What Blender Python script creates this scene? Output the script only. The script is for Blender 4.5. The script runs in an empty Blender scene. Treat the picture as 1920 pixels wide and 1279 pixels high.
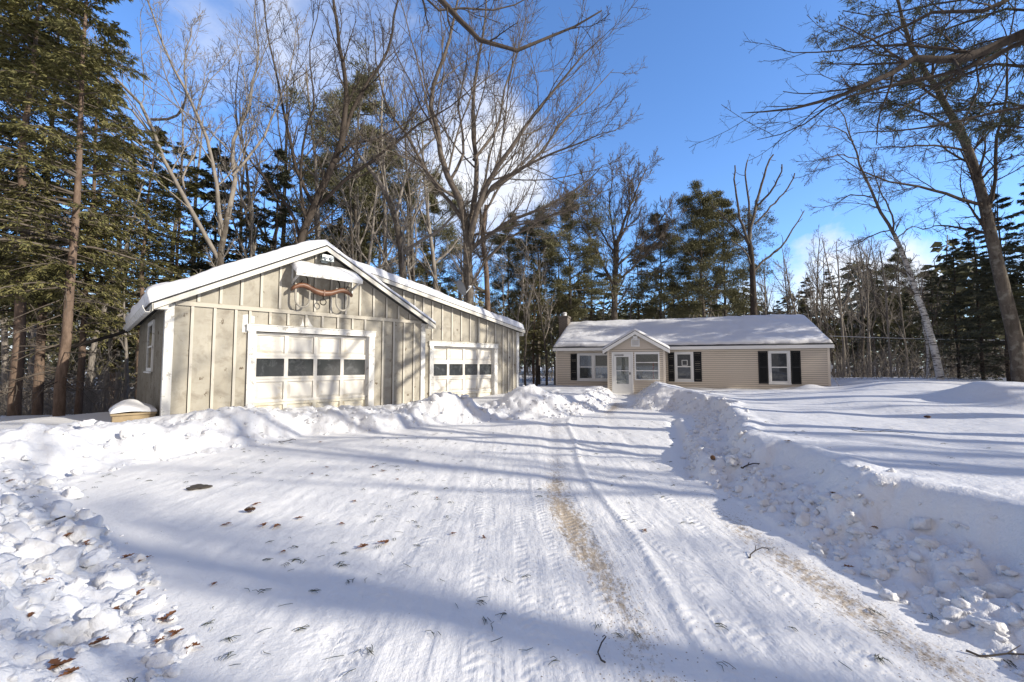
import bpy, math, random
import numpy as np
from mathutils import Vector, Matrix
rng = np.random.default_rng(11)
random.seed(5)
C = bpy.context.scene.collection
R = math.radians
UP = np.array([0., 0., 1.])
# ---------------------------------------------------------------- camera
CAMH, FPX, PITCH = 1.45, 800.0, math.atan(45 / 800.0)
cam = bpy.data.cameras.new('camera')
cam.lens = 15.0; cam.sensor_width = 36.0; cam.clip_end = 2000; cam.clip_start = 0.05
co = bpy.data.objects.new('camera', cam); C.objects.link(co)
co.location = (0, 0, CAMH); co.rotation_euler = (math.pi / 2 + PITCH, 0, 0)
bpy.context.scene.camera = co


def at(x, y, Y):
    """a photograph pixel at a given distance Y -> a point of the place"""
    a = (x - 960) / FPX; b = (639.5 - y) / FPX
    r = np.array([a, math.cos(PITCH) - b * math.sin(PITCH), math.sin(PITCH) + b * math.cos(PITCH)])
    return np.array([0, 0, CAMH]) + r * (Y / r[1])


# ---------------------------------------------------------------- node helpers
def new_mat(name):
    m = bpy.data.materials.new(name); m.use_nodes = True
    nt = m.node_tree; b = nt.nodes['Principled BSDF']
    return m, nt, b


def nd(nt, t, **k):
    n = nt.nodes.new(t)
    for a, v in k.items():
        if a.startswith('i_'):
            key = a[2:]
            key = int(key) if key.isdigit() else key.replace('_', ' ')
            n.inputs[key].default_value = v
        else:
            setattr(n, a, v)
    return n


def ramp(nt, fac, stops):
    n = nt.nodes.new('ShaderNodeValToRGB')
    el = n.color_ramp.elements
    while len(el) < len(stops): el.new(0.5)
    for e, (p, c) in zip(el, stops):
        e.position = p; e.color = (c, c, c, 1) if isinstance(c, (int, float)) else (*c, 1)
    nt.links.new(fac, n.inputs[0])
    return n.outputs[0]


def mixc(nt, fac, a, b, mode='MIX'):
    n = nt.nodes.new('ShaderNodeMix'); n.data_type = 'RGBA'; n.blend_type = mode
    for s, v in ((n.inputs[0], fac), (n.inputs[6], a), (n.inputs[7], b)):
        if hasattr(v, 'is_linked'): nt.links.new(v, s)
        elif isinstance(v, (int, float)): s.default_value = v
        else: s.default_value = (*v, 1)
    return n.outputs[2]


def mth(nt, op, a, b=0.0, clamp=False):
    n = nt.nodes.new('ShaderNodeMath'); n.operation = op; n.use_clamp = clamp
    for s, v in ((n.inputs[0], a), (n.inputs[1], b)):
        if hasattr(v, 'is_linked'): nt.links.new(v, s)
        else: s.default_value = v
    return n.outputs[0]


def coords(nt, scale=(1, 1, 1), kind='Object'):
    tc = nt.nodes.new('ShaderNodeTexCoord'); mp = nt.nodes.new('ShaderNodeMapping')
    mp.inputs['Scale'].default_value = scale
    nt.links.new(tc.outputs[kind], mp.inputs[0])
    return mp.outputs[0]


def noise(nt, vec, scale, detail=4, rough=0.55, dist=0.0):
    n = nd(nt, 'ShaderNodeTexNoise', i_Scale=scale, i_Detail=detail, i_Roughness=rough, i_Distortion=dist)
    nt.links.new(vec, n.inputs['Vector'])
    return n.outputs[0]


def bump(nt, b, h, strength=0.5, dist=0.02, prev=None):
    n = nd(nt, 'ShaderNodeBump', i_Strength=strength, i_Distance=dist)
    nt.links.new(h, n.inputs['Height'])
    if prev is not None: nt.links.new(prev, n.inputs['Normal'])
    nt.links.new(n.outputs[0], b.inputs['Normal'])
    return n.outputs[0]


def simple(name, col, rough=0.6, metal=0.0, var=0.0, vscale=6.0, bmp=0.0, spec=0.3):
    m, nt, b = new_mat(name)
    b.inputs['Roughness'].default_value = rough; b.inputs['Metallic'].default_value = metal
    b.inputs['Specular IOR Level'].default_value = spec
    v = coords(nt)
    nz = noise(nt, v, vscale, 6, 0.6)
    if var > 0:
        c = mixc(nt, nz, tuple(max(0, x * (1 - var)) for x in col), tuple(min(1, x * (1 + var)) for x in col))
        nt.links.new(c, b.inputs['Base Color'])
    else:
        b.inputs['Base Color'].default_value = (*col, 1)
    if bmp > 0: bump(nt, b, nz, bmp, 0.01)
    return m


# ---------------------------------------------------------------- materials
def snow_mat(name, dirty=False, fine=1.0):
    m, nt, b = new_mat(name)
    b.inputs['Roughness'].default_value = 0.55; b.inputs['Specular IOR Level'].default_value = 0.25
    v = coords(nt)
    n1 = noise(nt, v, 1.3, 5, 0.6); n2 = noise(nt, v, 38, 4, 0.7); n3 = noise(nt, v, 9, 5, 0.65)
    col = mixc(nt, n1, (0.72, 0.725, 0.745), (0.80, 0.805, 0.815)) if not dirty else mixc(nt, n1, (0.82, 0.815, 0.80), (0.87, 0.865, 0.85))
    h = mth(nt, 'ADD', mth(nt, 'MULTIPLY', n2, 0.35), n3)
    if dirty:
        at_ = nd(nt, 'ShaderNodeAttribute', attribute_name='dirt'); d = at_.outputs['Fac']
        tr = nd(nt, 'ShaderNodeAttribute', attribute_name='track').outputs['Fac']
        vs = coords(nt, (9, 2.2, 1)); g = noise(nt, vs, 2.4, 8, 0.78)
        g2 = noise(nt, coords(nt, (1.4, .8, 1)), 21, 7, 0.82)
        gg = mth(nt, 'ADD', mth(nt, 'MULTIPLY', g, 0.30), mth(nt, 'MULTIPLY', g2, 0.75))
        msk = mth(nt, 'MULTIPLY', mth(nt, 'SUBTRACT', mth(nt, 'ADD', gg, mth(nt, 'MULTIPLY', d, 0.36)), 0.772), 9.0, True)
        msk = mth(nt, 'MULTIPLY', msk, mth(nt, 'MULTIPLY', d, 1.6, True))
        brown = mixc(nt, g2, (0.30, 0.225, 0.145), (0.58, 0.485, 0.36))
        warm = mixc(nt, mth(nt, 'MULTIPLY', d, 0.12, True), col, (0.78, 0.72, 0.63))
        col = mixc(nt, mth(nt, 'MULTIPLY', msk, 0.95), warm, brown)
        # grit: tiny dark specks
        vo = nd(nt, 'ShaderNodeTexVoronoi', i_Scale=55.0); nt.links.new(v, vo.inputs['Vector'])
        sp = mth(nt, 'LESS_THAN', vo.outputs['Distance'], 0.24)
        wh = nd(nt, 'ShaderNodeTexWhiteNoise'); nt.links.new(vo.outputs['Color'], wh.inputs['Vector'])
        sp = mth(nt, 'MULTIPLY', sp, mth(nt, 'LESS_THAN', wh.outputs['Value'], mth(nt, 'ADD', mth(nt, 'MULTIPLY', mth(nt, 'MULTIPLY', d, d), 0.9), 0.002)))
        col = mixc(nt, mth(nt, 'MULTIPLY', sp, 0.85), col, (0.22, 0.15, 0.08))
        # tyre treads pressed along the way the cars drive
        ta = nd(nt, 'ShaderNodeAttribute', attribute_name='tu').outputs['Fac']
        sy = nt.nodes.new('ShaderNodeSeparateXYZ'); nt.links.new(v, sy.inputs[0])
        ph = mth(nt, 'ADD', mth(nt, 'MULTIPLY', sy.outputs[1], 13.0), mth(nt, 'ADD', mth(nt, 'MULTIPLY', ta, .9), mth(nt, 'MULTIPLY', n3, 1.1)))
        chev = mth(nt, 'SINE', mth(nt, 'MULTIPLY', ph, 6.2832))
        ins = mth(nt, 'SUBTRACT', 1.0, mth(nt, 'MULTIPLY', mth(nt, 'SUBTRACT', ta, .85), 6.0, True), True)
        brk = ramp(nt, noise(nt, v, 3.1, 4, .6), [(.40, 0.0), (.62, 1.0)])
        st = noise(nt, coords(nt, (11, 0.9, 1)), 1.5, 6, 0.65)
        tread = mth(nt, 'MULTIPLY', ins, mth(nt, 'MULTIPLY', brk, mth(nt, 'SUBTRACT', mth(nt, 'MULTIPLY', chev, .17), .20)))
        tread = mth(nt, 'ADD', tread, mth(nt, 'MULTIPLY', st, .55))
        h = mth(nt, 'ADD', mth(nt, 'MULTIPLY', h, 0.75), mth(nt, 'MULTIPLY', tread, tr))
        bump(nt, b, h, 0.6, 0.03)
    else:
        bump(nt, b, h, 0.75 * fine, 0.03)
    nt.links.new(col, b.inputs['Base Color'])
    return m


M = {}
M['snow'] = snow_mat('snow')
M['drive'] = snow_mat('packed snow', True)
M['roofsnow'] = snow_mat('roof snow', False, 0.5)


def plywood():
    m, nt, b = new_mat('weathered painted plywood')
    b.inputs['Roughness'].default_value = 0.8; b.inputs['Specular IOR Level'].default_value = 0.15
    v = coords(nt); vs = coords(nt, (1.6, 1.6, 0.35))
    big = noise(nt, v, 1.5, 5, 0.6, 0.4); fine = noise(nt, vs, 14, 6, 0.7)
    col = mixc(nt, ramp(nt, big, [(0.3, 0.0), (0.7, 1.0)]), (0.335, 0.31, 0.255), (0.475, 0.445, 0.375))
    col = mixc(nt, mth(nt, 'MULTIPLY', ramp(nt, fine, [(0.45, 0.0), (0.75, 1.0)]), 0.35), col, (0.34, 0.29, 0.22))
    # grey smudges
    sm = noise(nt, coords(nt, (1, 1, 1.3)), 2.6, 7, 0.65, 0.6)
    col = mixc(nt, mth(nt, 'MULTIPLY', ramp(nt, sm, [(0.50, 0.0), (0.68, 1.0)]), 0.72), col, (0.24, 0.21, 0.17))
    # knots and flaking spots
    vo = nd(nt, 'ShaderNodeTexVoronoi', i_Scale=3.4); nt.links.new(v, vo.inputs['Vector'])
    d = mth(nt, 'ADD', vo.outputs['Distance'], mth(nt, 'MULTIPLY', mth(nt, 'SUBTRACT', noise(nt, coords(nt, (1, 1, .6)), 26, 6, 0.8), 0.5), 1.1))
    col = mixc(nt, mth(nt, 'MULTIPLY', ramp(nt, d, [(0.06, 1.0), (0.11, 0.0)]), 0.9), col, (0.10, 0.07, 0.045))
    # green-grey damp at the foot
    nt.links.new(col, b.inputs['Base Color'])
    bump(nt, b, fine, 0.25, 0.006)
    return m


def peeling(name, base, under, thr=0.58, amt=0.9, sc=7.0, stretch=(1, 1, 1)):
    m, nt, b = new_mat(name)
    b.inputs['Roughness'].default_value = 0.6
    v = coords(nt, stretch)
    n1 = noise(nt, v, sc, 8, 0.72, 0.5); n2 = noise(nt, v, 2.0, 4, 0.5)
    col = mixc(nt, n2, tuple(c * 0.9 for c in base), base)
    pk = mth(nt, 'MULTIPLY', ramp(nt, n1, [(thr, 0.0), (thr + 0.06, 1.0)]), amt)
    col = mixc(nt, pk, col, under)
    nt.links.new(col, b.inputs['Base Color'])
    bump(nt, b, n1, 0.2, 0.004)
    return m


M['ply'] = plywood()
M['trim'] = peeling('peeling white trim', (0.74, 0.73, 0.69), (0.36, 0.34, 0.30), 0.55)
M['rake'] = peeling('cream rake board', (0.68, 0.65, 0.57), (0.40, 0.37, 0.32), 0.62)
M['belt'] = peeling('cream belt board', (0.50, 0.46, 0.38), (0.33, 0.29, 0.23), 0.62)
M['batten'] = peeling('cream batten', (0.56, 0.525, 0.45), (0.36, 0.32, 0.26), 0.60, .8, 5.0, (1, 1, .4))
M['gap'] = simple('dark joint and shadow brown', (0.045, 0.038, 0.03), 0.9)  # beside the battens this brown draws in joint and shadow lines
M['white'] = peeling('white vinyl', (0.80, 0.80, 0.79), (0.66, 0.66, 0.64), 0.66, 0.5, 3.0)
M['gdoor'] = peeling('garage door paint', (0.74, 0.71, 0.645), (0.60, 0.53, 0.40), 0.56, 0.6, 2.2, (1, 1, 1.4))
M['creamdoor'] = peeling('stained lower door section', (0.76, 0.71, 0.58), (0.60, 0.50, 0.33), 0.55, 0.6, 2.4)
M['shingle'] = simple('dark asphalt shingle', (0.055, 0.055, 0.055), 0.9, var=0.4, vscale=20)
M['metal'] = simple('galvanised grey metal', (0.50, 0.55, 0.56), 0.4, 0.6, var=0.15)
M['dishgrey'] = simple('grey dish paint', (0.20, 0.21, 0.22), 0.5, 0.1, var=0.1)
M['iron'] = simple('dark iron', (0.03, 0.025, 0.022), 0.6, 0.5, var=0.3)
M['black'] = simple('black shutter vinyl', (0.014, 0.015, 0.017), 0.45, var=0.2)
M['gutter'] = peeling('old white gutter', (0.62, 0.61, 0.58), (0.30, 0.29, 0.27), 0.56, 0.7, 4.0)
M['bow'] = simple('bent bow wood', (0.42, 0.39, 0.33), 0.6, var=0.2, vscale=15)
M['curtain'] = simple('lace curtain', (0.50, 0.50, 0.58), 0.9, var=0.25, vscale=18)
M['inner'] = simple('dim room wall', (0.52, 0.50, 0.46), 0.9, var=0.2)
M['red'] = simple('red cloth strip', (0.45, 0.09, 0.07), 0.8, var=0.4, vscale=30)
M['sign'] = simple('white paper sign', (0.72, 0.72, 0.72), 0.7)
M['meter'] = simple('grey meter box', (0.52, 0.53, 0.54), 0.5, 0.2)
M['cable'] = simple('pale cable', (0.55, 0.55, 0.55), 0.5)
M['boxwood'] = simple('weathered box wood', (0.40, 0.31, 0.19), 0.8, var=0.3, vscale=8, bmp=0.2)
M['cement'] = simple('cement step', (0.25, 0.23, 0.21), 0.9, var=0.3, vscale=14, bmp=0.3)
M['soil'] = simple('dark needle litter', (0.07, 0.06, 0.05), 0.95, var=0.5, vscale=30, bmp=0.5)
M['leaf'] = simple('dry oak leaf', (0.20, 0.085, 0.035), 0.7, var=0.45, vscale=25)
M['needle'] = simple('green needle sprig', (0.055, 0.06, 0.025), 0.7, var=0.5, vscale=4)
M['cone'] = simple('pine cone scales', (0.16, 0.085, 0.045), 0.8, var=0.4, vscale=40)
M['twig'] = simple('bare twig', (0.07, 0.055, 0.045), 0.8, var=0.3)


def siding():
    m, nt, b = new_mat('tan vinyl siding')
    b.inputs['Roughness'].default_value = 0.55; b.inputs['Specular IOR Level'].default_value = 0.25
    v = coords(nt, (1, 1, 0.6))
    n1 = noise(nt, v, 0.9, 5, 0.6); n2 = noise(nt, coords(nt, (0.6, 0.6, 9.8)), 3, 3, 0.5)
    col = mixc(nt, n1, (0.68, 0.60, 0.505), (0.76, 0.685, 0.585))
    col = mixc(nt, mth(nt, 'MULTIPLY', n2, 0.25), col, (0.42, 0.36, 0.29))
    nt.links.new(col, b.inputs['Base Color'])
    return m


M['siding'] = siding()
M['lap'] = simple('painted siding lap shade', (0.22, 0.175, 0.13), 0.8)  # dark brown paints in the shadow line below each siding course


def yokewood():
    m, nt, b = new_mat('red brown yoke wood')
    b.inputs['Roughness'].default_value = 0.45
    v = coords(nt, (3, 30, 30)); n = noise(nt, v, 1.5, 6, 0.6)
    nt.links.new(mixc(nt, n, (0.055, 0.026, 0.015), (0.25, 0.105, 0.05)), b.inputs['Base Color'])
    return m


M['yoke'] = yokewood()


def brick():
    m, nt, b = new_mat('dark chimney brick')
    b.inputs['Roughness'].default_value = 0.9
    br = nd(nt, 'ShaderNodeTexBrick', i_Scale=1.0)
    br.inputs['Color1'].default_value = (0.11, 0.085, 0.07, 1); br.inputs['Color2'].default_value = (0.16, 0.12, 0.095, 1)
    br.inputs['Mortar'].default_value = (0.20, 0.19, 0.17, 1)
    br.inputs['Brick Width'].default_value = 0.22; br.inputs['Row Height'].default_value = 0.075; br.inputs['Mortar Size'].default_value = 0.012
    tc = nt.nodes.new('ShaderNodeTexCoord'); sx = nt.nodes.new('ShaderNodeSeparateXYZ'); cb = nt.nodes.new('ShaderNodeCombineXYZ')
    nt.links.new(tc.outputs['Object'], sx.inputs[0])
    nt.links.new(mth(nt, 'ADD', sx.outputs[0], sx.outputs[1]), cb.inputs[0]); nt.links.new(sx.outputs[2], cb.inputs[1])
    nt.links.new(cb.outputs[0], br.inputs['Vector'])
    nt.links.new(br.outputs['Color'], b.inputs['Base Color'])
    return m


M['brick'] = brick()


def glass(name, tint=(0.02, 0.024, 0.027), frost=0.0, rough=0.04):
    m, nt, b = new_mat(name)
    b.inputs['Roughness'].default_value = rough; b.inputs['IOR'].default_value = 1.5
    b.inputs['Specular IOR Level'].default_value = 0.6
    v = coords(nt); n = noise(nt, v, 5, 6, 0.65, 0.8)
    col = mixc(nt, mth(nt, 'MULTIPLY', ramp(nt, n, [(0.5, 0.0), (0.8, 1.0)]), frost), tint, (0.35, 0.37, 0.38))
    nt.links.new(col, b.inputs['Base Color'])
    bump(nt, b, noise(nt, v, 1.2, 2, 0.5), 0.05, 0.05)
    return m


M['glass'] = glass('dusty garage glass', (0.022, 0.026, 0.028), 0.30, 0.10)
M['hglass'] = glass('house window glass', (0.05, 0.055, 0.062), 0.25, 0.03)
M['lens'] = simple('lamp glass', (0.55, 0.6, 0.62), 0.15)


def clear_glass():
    m, nt, b = new_mat('clear storm glass')
    out = nt.nodes['Material Output']
    tr = nd(nt, 'ShaderNodeBsdfTransparent'); tr.inputs[0].default_value = (.88, .91, .91, 1)
    gl = nd(nt, 'ShaderNodeBsdfGlossy'); gl.inputs['Roughness'].default_value = .03
    fr = nd(nt, 'ShaderNodeFresnel'); fr.inputs[0].default_value = 1.5
    mx = nd(nt, 'ShaderNodeMixShader'); nt.links.new(mth(nt, 'ADD', mth(nt, 'MULTIPLY', fr.outputs[0], 1.6), .03, True), mx.inputs[0])
    nt.links.new(tr.outputs[0], mx.inputs[1]); nt.links.new(gl.outputs[0], mx.inputs[2]); nt.links.new(mx.outputs[0], out.inputs['Surface'])
    nt.nodes.remove(b)
    return m


M['clear'] = clear_glass()


def bark(name, lo, hi, sc=5.0, stretch=0.25, lichen=None):
    m, nt, b = new_mat(name)
    b.inputs['Roughness'].default_value = 0.9; b.inputs['Specular IOR Level'].default_value = 0.1
    v = coords(nt, (1, 1, stretch)); n = noise(nt, v, sc, 7, 0.7, 0.3)
    col = mixc(nt, ramp(nt, n, [(0.3, 0.0), (0.7, 1.0)]), lo, hi)
    if lichen:
        n2 = noise(nt, coords(nt), 3.5, 6, 0.65)
        col = mixc(nt, mth(nt, 'MULTIPLY', ramp(nt, n2, [(0.52, 0.0), (0.64, 1.0)]), 0.7), col, lichen)
    nt.links.new(col, b.inputs['Base Color'])
    bump(nt, b, n, 0.8, 0.03)
    return m


M['bark'] = bark('grey oak bark', (0.055, 0.046, 0.038), (0.165, 0.14, 0.115), 6, 0.25, (0.24, 0.225, 0.19))
M['barkdark'] = bark('dark maple bark', (0.038, 0.031, 0.026), (0.105, 0.085, 0.07), 6, 0.25)
M['barkred'] = bark('reddish pine bark', (0.085, 0.060, 0.046), (0.235, 0.170, 0.128), 8, 0.3)
M['barkpale'] = bark('pale twig bark', (0.165, 0.145, 0.125), (0.33, 0.295, 0.255), 5, 0.4)
M['twigs'] = bark('brown twig bark', (0.085, 0.070, 0.058), (0.19, 0.160, 0.132), 5, 0.5)


def birch():
    m, nt, b = new_mat('white birch bark')
    b.inputs['Roughness'].default_value = 0.7
    n = noise(nt, coords(nt, (1.2, 1.2, 6)), 3.0, 6, 0.7)
    big = noise(nt, coords(nt), 1.2, 3, 0.5)
    z = nt.nodes.new('ShaderNodeSeparateXYZ'); tc = nt.nodes.new('ShaderNodeTexCoord'); nt.links.new(tc.outputs['Object'], z.inputs[0])
    hi = mth(nt, 'MULTIPLY', mth(nt, 'SUBTRACT', z.outputs[2], 5.0), 0.28, True)
    base = mixc(nt, hi, (0.66, 0.64, 0.60), (0.30, 0.26, 0.22))
    f = mth(nt, 'MULTIPLY', ramp(nt, mth(nt, 'ADD', n, mth(nt, 'MULTIPLY', big, 0.25)), [(0.62, 0.0), (0.69, 1.0)]), 0.9)
    nt.links.new(mixc(nt, f, base, (0.06, 0.05, 0.045)), b.inputs['Base Color'])
    return m


M['birch'] = birch()


def foliage(name, dark, light):
    m, nt, b = new_mat(name)
    b.inputs['Roughness'].default_value = 0.75; b.inputs['Specular IOR Level'].default_value = 0.15
    g = nt.nodes.new('ShaderNodeNewGeometry')
    n = noise(nt, coords(nt), 0.9, 4, 0.6)
    f = mth(nt, 'ADD', mth(nt, 'MULTIPLY', g.outputs['Random Per Island'], 0.6), mth(nt, 'MULTIPLY', mth(nt, 'SUBTRACT', n, 0.3), 0.9), True)
    nt.links.new(mixc(nt, f, dark, light), b.inputs['Base Color'])
    return m


M['hemlock'] = foliage('hemlock sprays', (0.062, 0.070, 0.026), (0.27, 0.24, 0.10))
M['pine'] = foliage('pine needles', (0.072, 0.078, 0.042), (0.255, 0.235, 0.125))
M['darkfir'] = foliage('dark fir needles', (0.055, 0.066, 0.042), (0.185, 0.185, 0.120))
M['brown'] = foliage('brown undergrowth', (0.10, 0.075, 0.055), (0.26, 0.20, 0.15))


# ---------------------------------------------------------------- object helpers
def tag(o, label=None, cat=None, group=None, kind=None):
    if label: o['label'] = label
    if cat: o['category'] = cat
    if group: o['group'] = group
    if kind: o['kind'] = kind
    return o


def empty(name, loc=(0, 0, 0), rz=0.0):
    o = bpy.data.objects.new(name, None); C.objects.link(o)
    o.empty_display_size = 0.3
    o.location = loc; o.rotation_euler = (0, 0, rz)
    return o


def mesh_np(name, V, Fs, mats, parent=None, smooth=False, midx=None, attrs=None):
    """V (n,3); Fs: list of int arrays (m,k)"""
    me = bpy.data.meshes.new(name)
    V = np.ascontiguousarray(V, dtype=np.float32)
    Fs = [f for f in Fs if len(f)]
    tot = sum(f.size for f in Fs); npol = sum(len(f) for f in Fs)
    me.vertices.add(len(V)); me.vertices.foreach_set('co', V.ravel())
    me.loops.add(tot); me.polygons.add(npol)
    li = np.concatenate([f.ravel() for f in Fs]).astype(np.int32)
    ks = np.concatenate([np.full(len(f), f.shape[1]) for f in Fs]).astype(np.int32)
    st = np.concatenate([[0], np.cumsum(ks)[:-1]]).astype(np.int32)
    me.loops.foreach_set('vertex_index', li)
    me.polygons.foreach_set('loop_start', st); me.polygons.foreach_set('loop_total', ks)
    for m in (mats if isinstance(mats, (list, tuple)) else [mats]): me.materials.append(m)
    if midx is not None: me.polygons.foreach_set('material_index', np.asarray(midx, dtype=np.int32))
    if smooth: me.polygons.foreach_set('use_smooth', np.ones(npol, dtype=bool))
    if attrs:
        for k, a in attrs.items():
            at_ = me.attributes.new(k, 'FLOAT', 'POINT'); at_.data.foreach_set('value', np.ascontiguousarray(a, dtype=np.float32))
    me.update(calc_edges=True)
    o = bpy.data.objects.new(name, me); C.objects.link(o)
    if parent is not None: o.parent = parent
    return o


class MB:
    def __init__(s): s.v = []; s.f = []; s.m = []

    def poly(s, pts, mi=0):
        b = len(s.v); s.v += [tuple(p) for p in pts]; s.f.append(list(range(b, b + len(pts)))); s.m.append(mi)

    def box(s, x0, x1, y0, y1, z0, z1, mi=0):
        b = len(s.v)
        s.v += [(x0, y0, z0), (x1, y0, z0), (x1, y1, z0), (x0, y1, z0), (x0, y0, z1), (x1, y0, z1), (x1, y1, z1), (x0, y1, z1)]
        for f in ((0, 3, 2, 1), (4, 5, 6, 7), (0, 1, 5, 4), (1, 2, 6, 5), (2, 3, 7, 6), (3, 0, 4, 7)):
            s.f.append([b + i for i in f]); s.m.append(mi)

    def prism(s, pts, off, mi=0):
        """closed polygon pts (3-D) extruded by vector off"""
        b = len(s.v); n = len(pts); off = np.array(off, float)
        s.v += [tuple(p) for p in pts] + [tuple(np.array(p) + off) for p in pts]
        s.f.append([b + i for i in range(n)][::-1]); s.m.append(mi)
        s.f.append([b + n + i for i in range(n)]); s.m.append(mi)
        for i in range(n):
            j = (i + 1) % n
            s.f.append([b + i, b + j, b + n + j, b + n + i]); s.m.append(mi)

    def tube(s, pts, r, n=8, mi=0, cap=True):
        pts = [np.array(p, float) for p in pts]
        rs = r if isinstance(r, (list, tuple)) else [r] * len(pts)
        b = len(s.v); u = None
        for i, p in enumerate(pts):
            t = pts[min(i + 1, len(pts) - 1)] - pts[max(i - 1, 0)]; t /= np.linalg.norm(t) + 1e-9
            if u is None:
                a = np.array([0, 0, 1.]) if abs(t[2]) < 0.9 else np.array([1., 0, 0])
                u = np.cross(t, a)
            u = u - t * (u @ t); u /= np.linalg.norm(u) + 1e-9; w = np.cross(t, u)
            for k in range(n):
                a = 2 * math.pi * k / n
                s.v.append(tuple(p + rs[i] * (math.cos(a) * u + math.sin(a) * w)))
        for i in range(len(pts) - 1):
            for k in range(n):
                k2 = (k + 1) % n
                s.f.append([b + i * n + k, b + i * n + k2, b + (i + 1) * n + k2, b + (i + 1) * n + k]); s.m.append(mi)
        if cap:
            s.f.append([b + k for k in range(n)][::-1]); s.m.append(mi)
            s.f.append([b + (len(pts) - 1) * n + k for k in range(n)]); s.m.append(mi)

    def build(s, name, mats, parent=None, smooth=False, bevel=0.0):
        me = bpy.data.meshes.new(name); me.from_pydata(s.v, [], s.f)
        for m in (mats if isinstance(mats, (list, tuple)) else [mats]): me.materials.append(m)
        me.polygons.foreach_set('material_index', s.m)
        if smooth: me.polygons.foreach_set('use_smooth', [True] * len(s.f))
        me.update()
        import bmesh
        bm = bmesh.new(); bm.from_mesh(me); bmesh.ops.recalc_face_normals(bm, faces=bm.faces)
        bm.to_mesh(me); bm.free()
        o = bpy.data.objects.new(name, me); C.objects.link(o)
        if parent is not None: o.parent = parent
        if bevel > 0:
            md = o.modifiers.new('bevel', 'BEVEL'); md.width = bevel; md.segments = 2; md.limit_method = 'ANGLE'
        return o


# ---------------------------------------------------------------- numeric noise
def _hash(ix, iy, seed):
    h = (ix.astype(np.int64) * 374761393 + iy.astype(np.int64) * 668265263 + seed * 2147483647) & 0xFFFFFFFF
    h = ((h ^ (h >> 13)) * 1274126177) & 0xFFFFFFFF
    return ((h ^ (h >> 16)) & 0xFFFF) / 65535.0


def vnoise(x, y, seed=0):
    ix = np.floor(x); iy = np.floor(y); fx = x - ix; fy = y - iy
    fx = fx * fx * fx * (fx * (fx * 6 - 15) + 10); fy = fy * fy * fy * (fy * (fy * 6 - 15) + 10)
    ix = ix.astype(np.int64); iy = iy.astype(np.int64)
    a = _hash(ix, iy, seed); b = _hash(ix + 1, iy, seed); c = _hash(ix, iy + 1, seed); d = _hash(ix + 1, iy + 1, seed)
    return (a + (b - a) * fx) * (1 - fy) + (c + (d - c) * fx) * fy


def fbm(x, y, seed=0, octv=4, gain=0.5, bill=False):
    s = 0; a = 1.0; t = 0
    for o in range(octv):
        c, sn = math.cos(0.6 * o + 0.3), math.sin(0.6 * o + 0.3)
        n = vnoise((x * c - y * sn) * 2 ** o + 17.3 * o, (x * sn + y * c) * 2 ** o - 9.1 * o, seed + o)
        if bill: n = np.abs(n * 2 - 1)
        s = s + a * n; t += a; a *= gain
    return s / t


def worley(x, y, seed=0):
    ix = np.floor(x).astype(np.int64); iy = np.floor(y).astype(np.int64)
    best = np.full(x.shape, 9.0)
    for dx in (-1, 0, 1):
        for dy in (-1, 0, 1):
            jx = ix + dx; jy = iy + dy
            px = jx + _hash(jx, jy, seed); py = jy + _hash(jx, jy, seed + 77)
            best = np.minimum(best, (px - x) ** 2 + (py - y) ** 2)
    return np.sqrt(best)


def sstep(a, b, x):
    t = np.clip((x - a) / (b - a), 0, 1); return t * t * (3 - 2 * t)


# ---------------------------------------------------------------- terrain
DRIVE = np.array([(-1.2, -12), (-1.3, -3), (-1.45, 0), (-1.6, 2.0), (-2.05, 2.55), (-2.75, 3.2), (-3.6, 3.8), (-4.75, 4.55), (-5.5, 5.4),
                  (-5.5, 6.3), (-4.9, 7.1), (-4.5, 8.1), (-4.2, 9.0), (-2.9, 9.3), (-2.0, 10.2), (-0.55, 11.1), (1.0, 11.7),
                  (2.0, 12.5), (2.9, 13.7), (4.1, 17.8), (5.0, 20.5), (5.25, 22.2), (6.25, 22.0), (5.9, 20.0), (5.0, 17.2), (3.95, 14.2), (4.9, 13.4),
                  (5.2, 12.4), (4.85, 11.2), (4.2, 9.8), (3.5, 8.5), (2.9, 7.3), (2.5, 6.2), (2.4, 4.3), (2.42, 2.1), (2.5, 0), (2.6, -3), (2.6, -12)])


def sdf_drive(x, y):
    d2 = np.full(x.shape, 1e9); ins = np.zeros(x.shape, bool); n = len(DRIVE)
    for i in range(n):
        ax, ay = DRIVE[i]; bx, by = DRIVE[(i + 1) % n]
        ex, ey = bx - ax, by - ay
        t = np.clip(((x - ax) * ex + (y - ay) * ey) / (ex * ex + ey * ey), 0, 1)
        d2 = np.minimum(d2, (x - ax - t * ex) ** 2 + (y - ay - t * ey) ** 2)
        c = (ay > y) != (by > y)
        with np.errstate(divide='ignore', invalid='ignore'):
            ins ^= c & (x < ex * (y - ay) / (ey if ey else 1e-9) + ax)
    d = np.sqrt(d2)
    return np.where(ins, -d, d)


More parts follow.
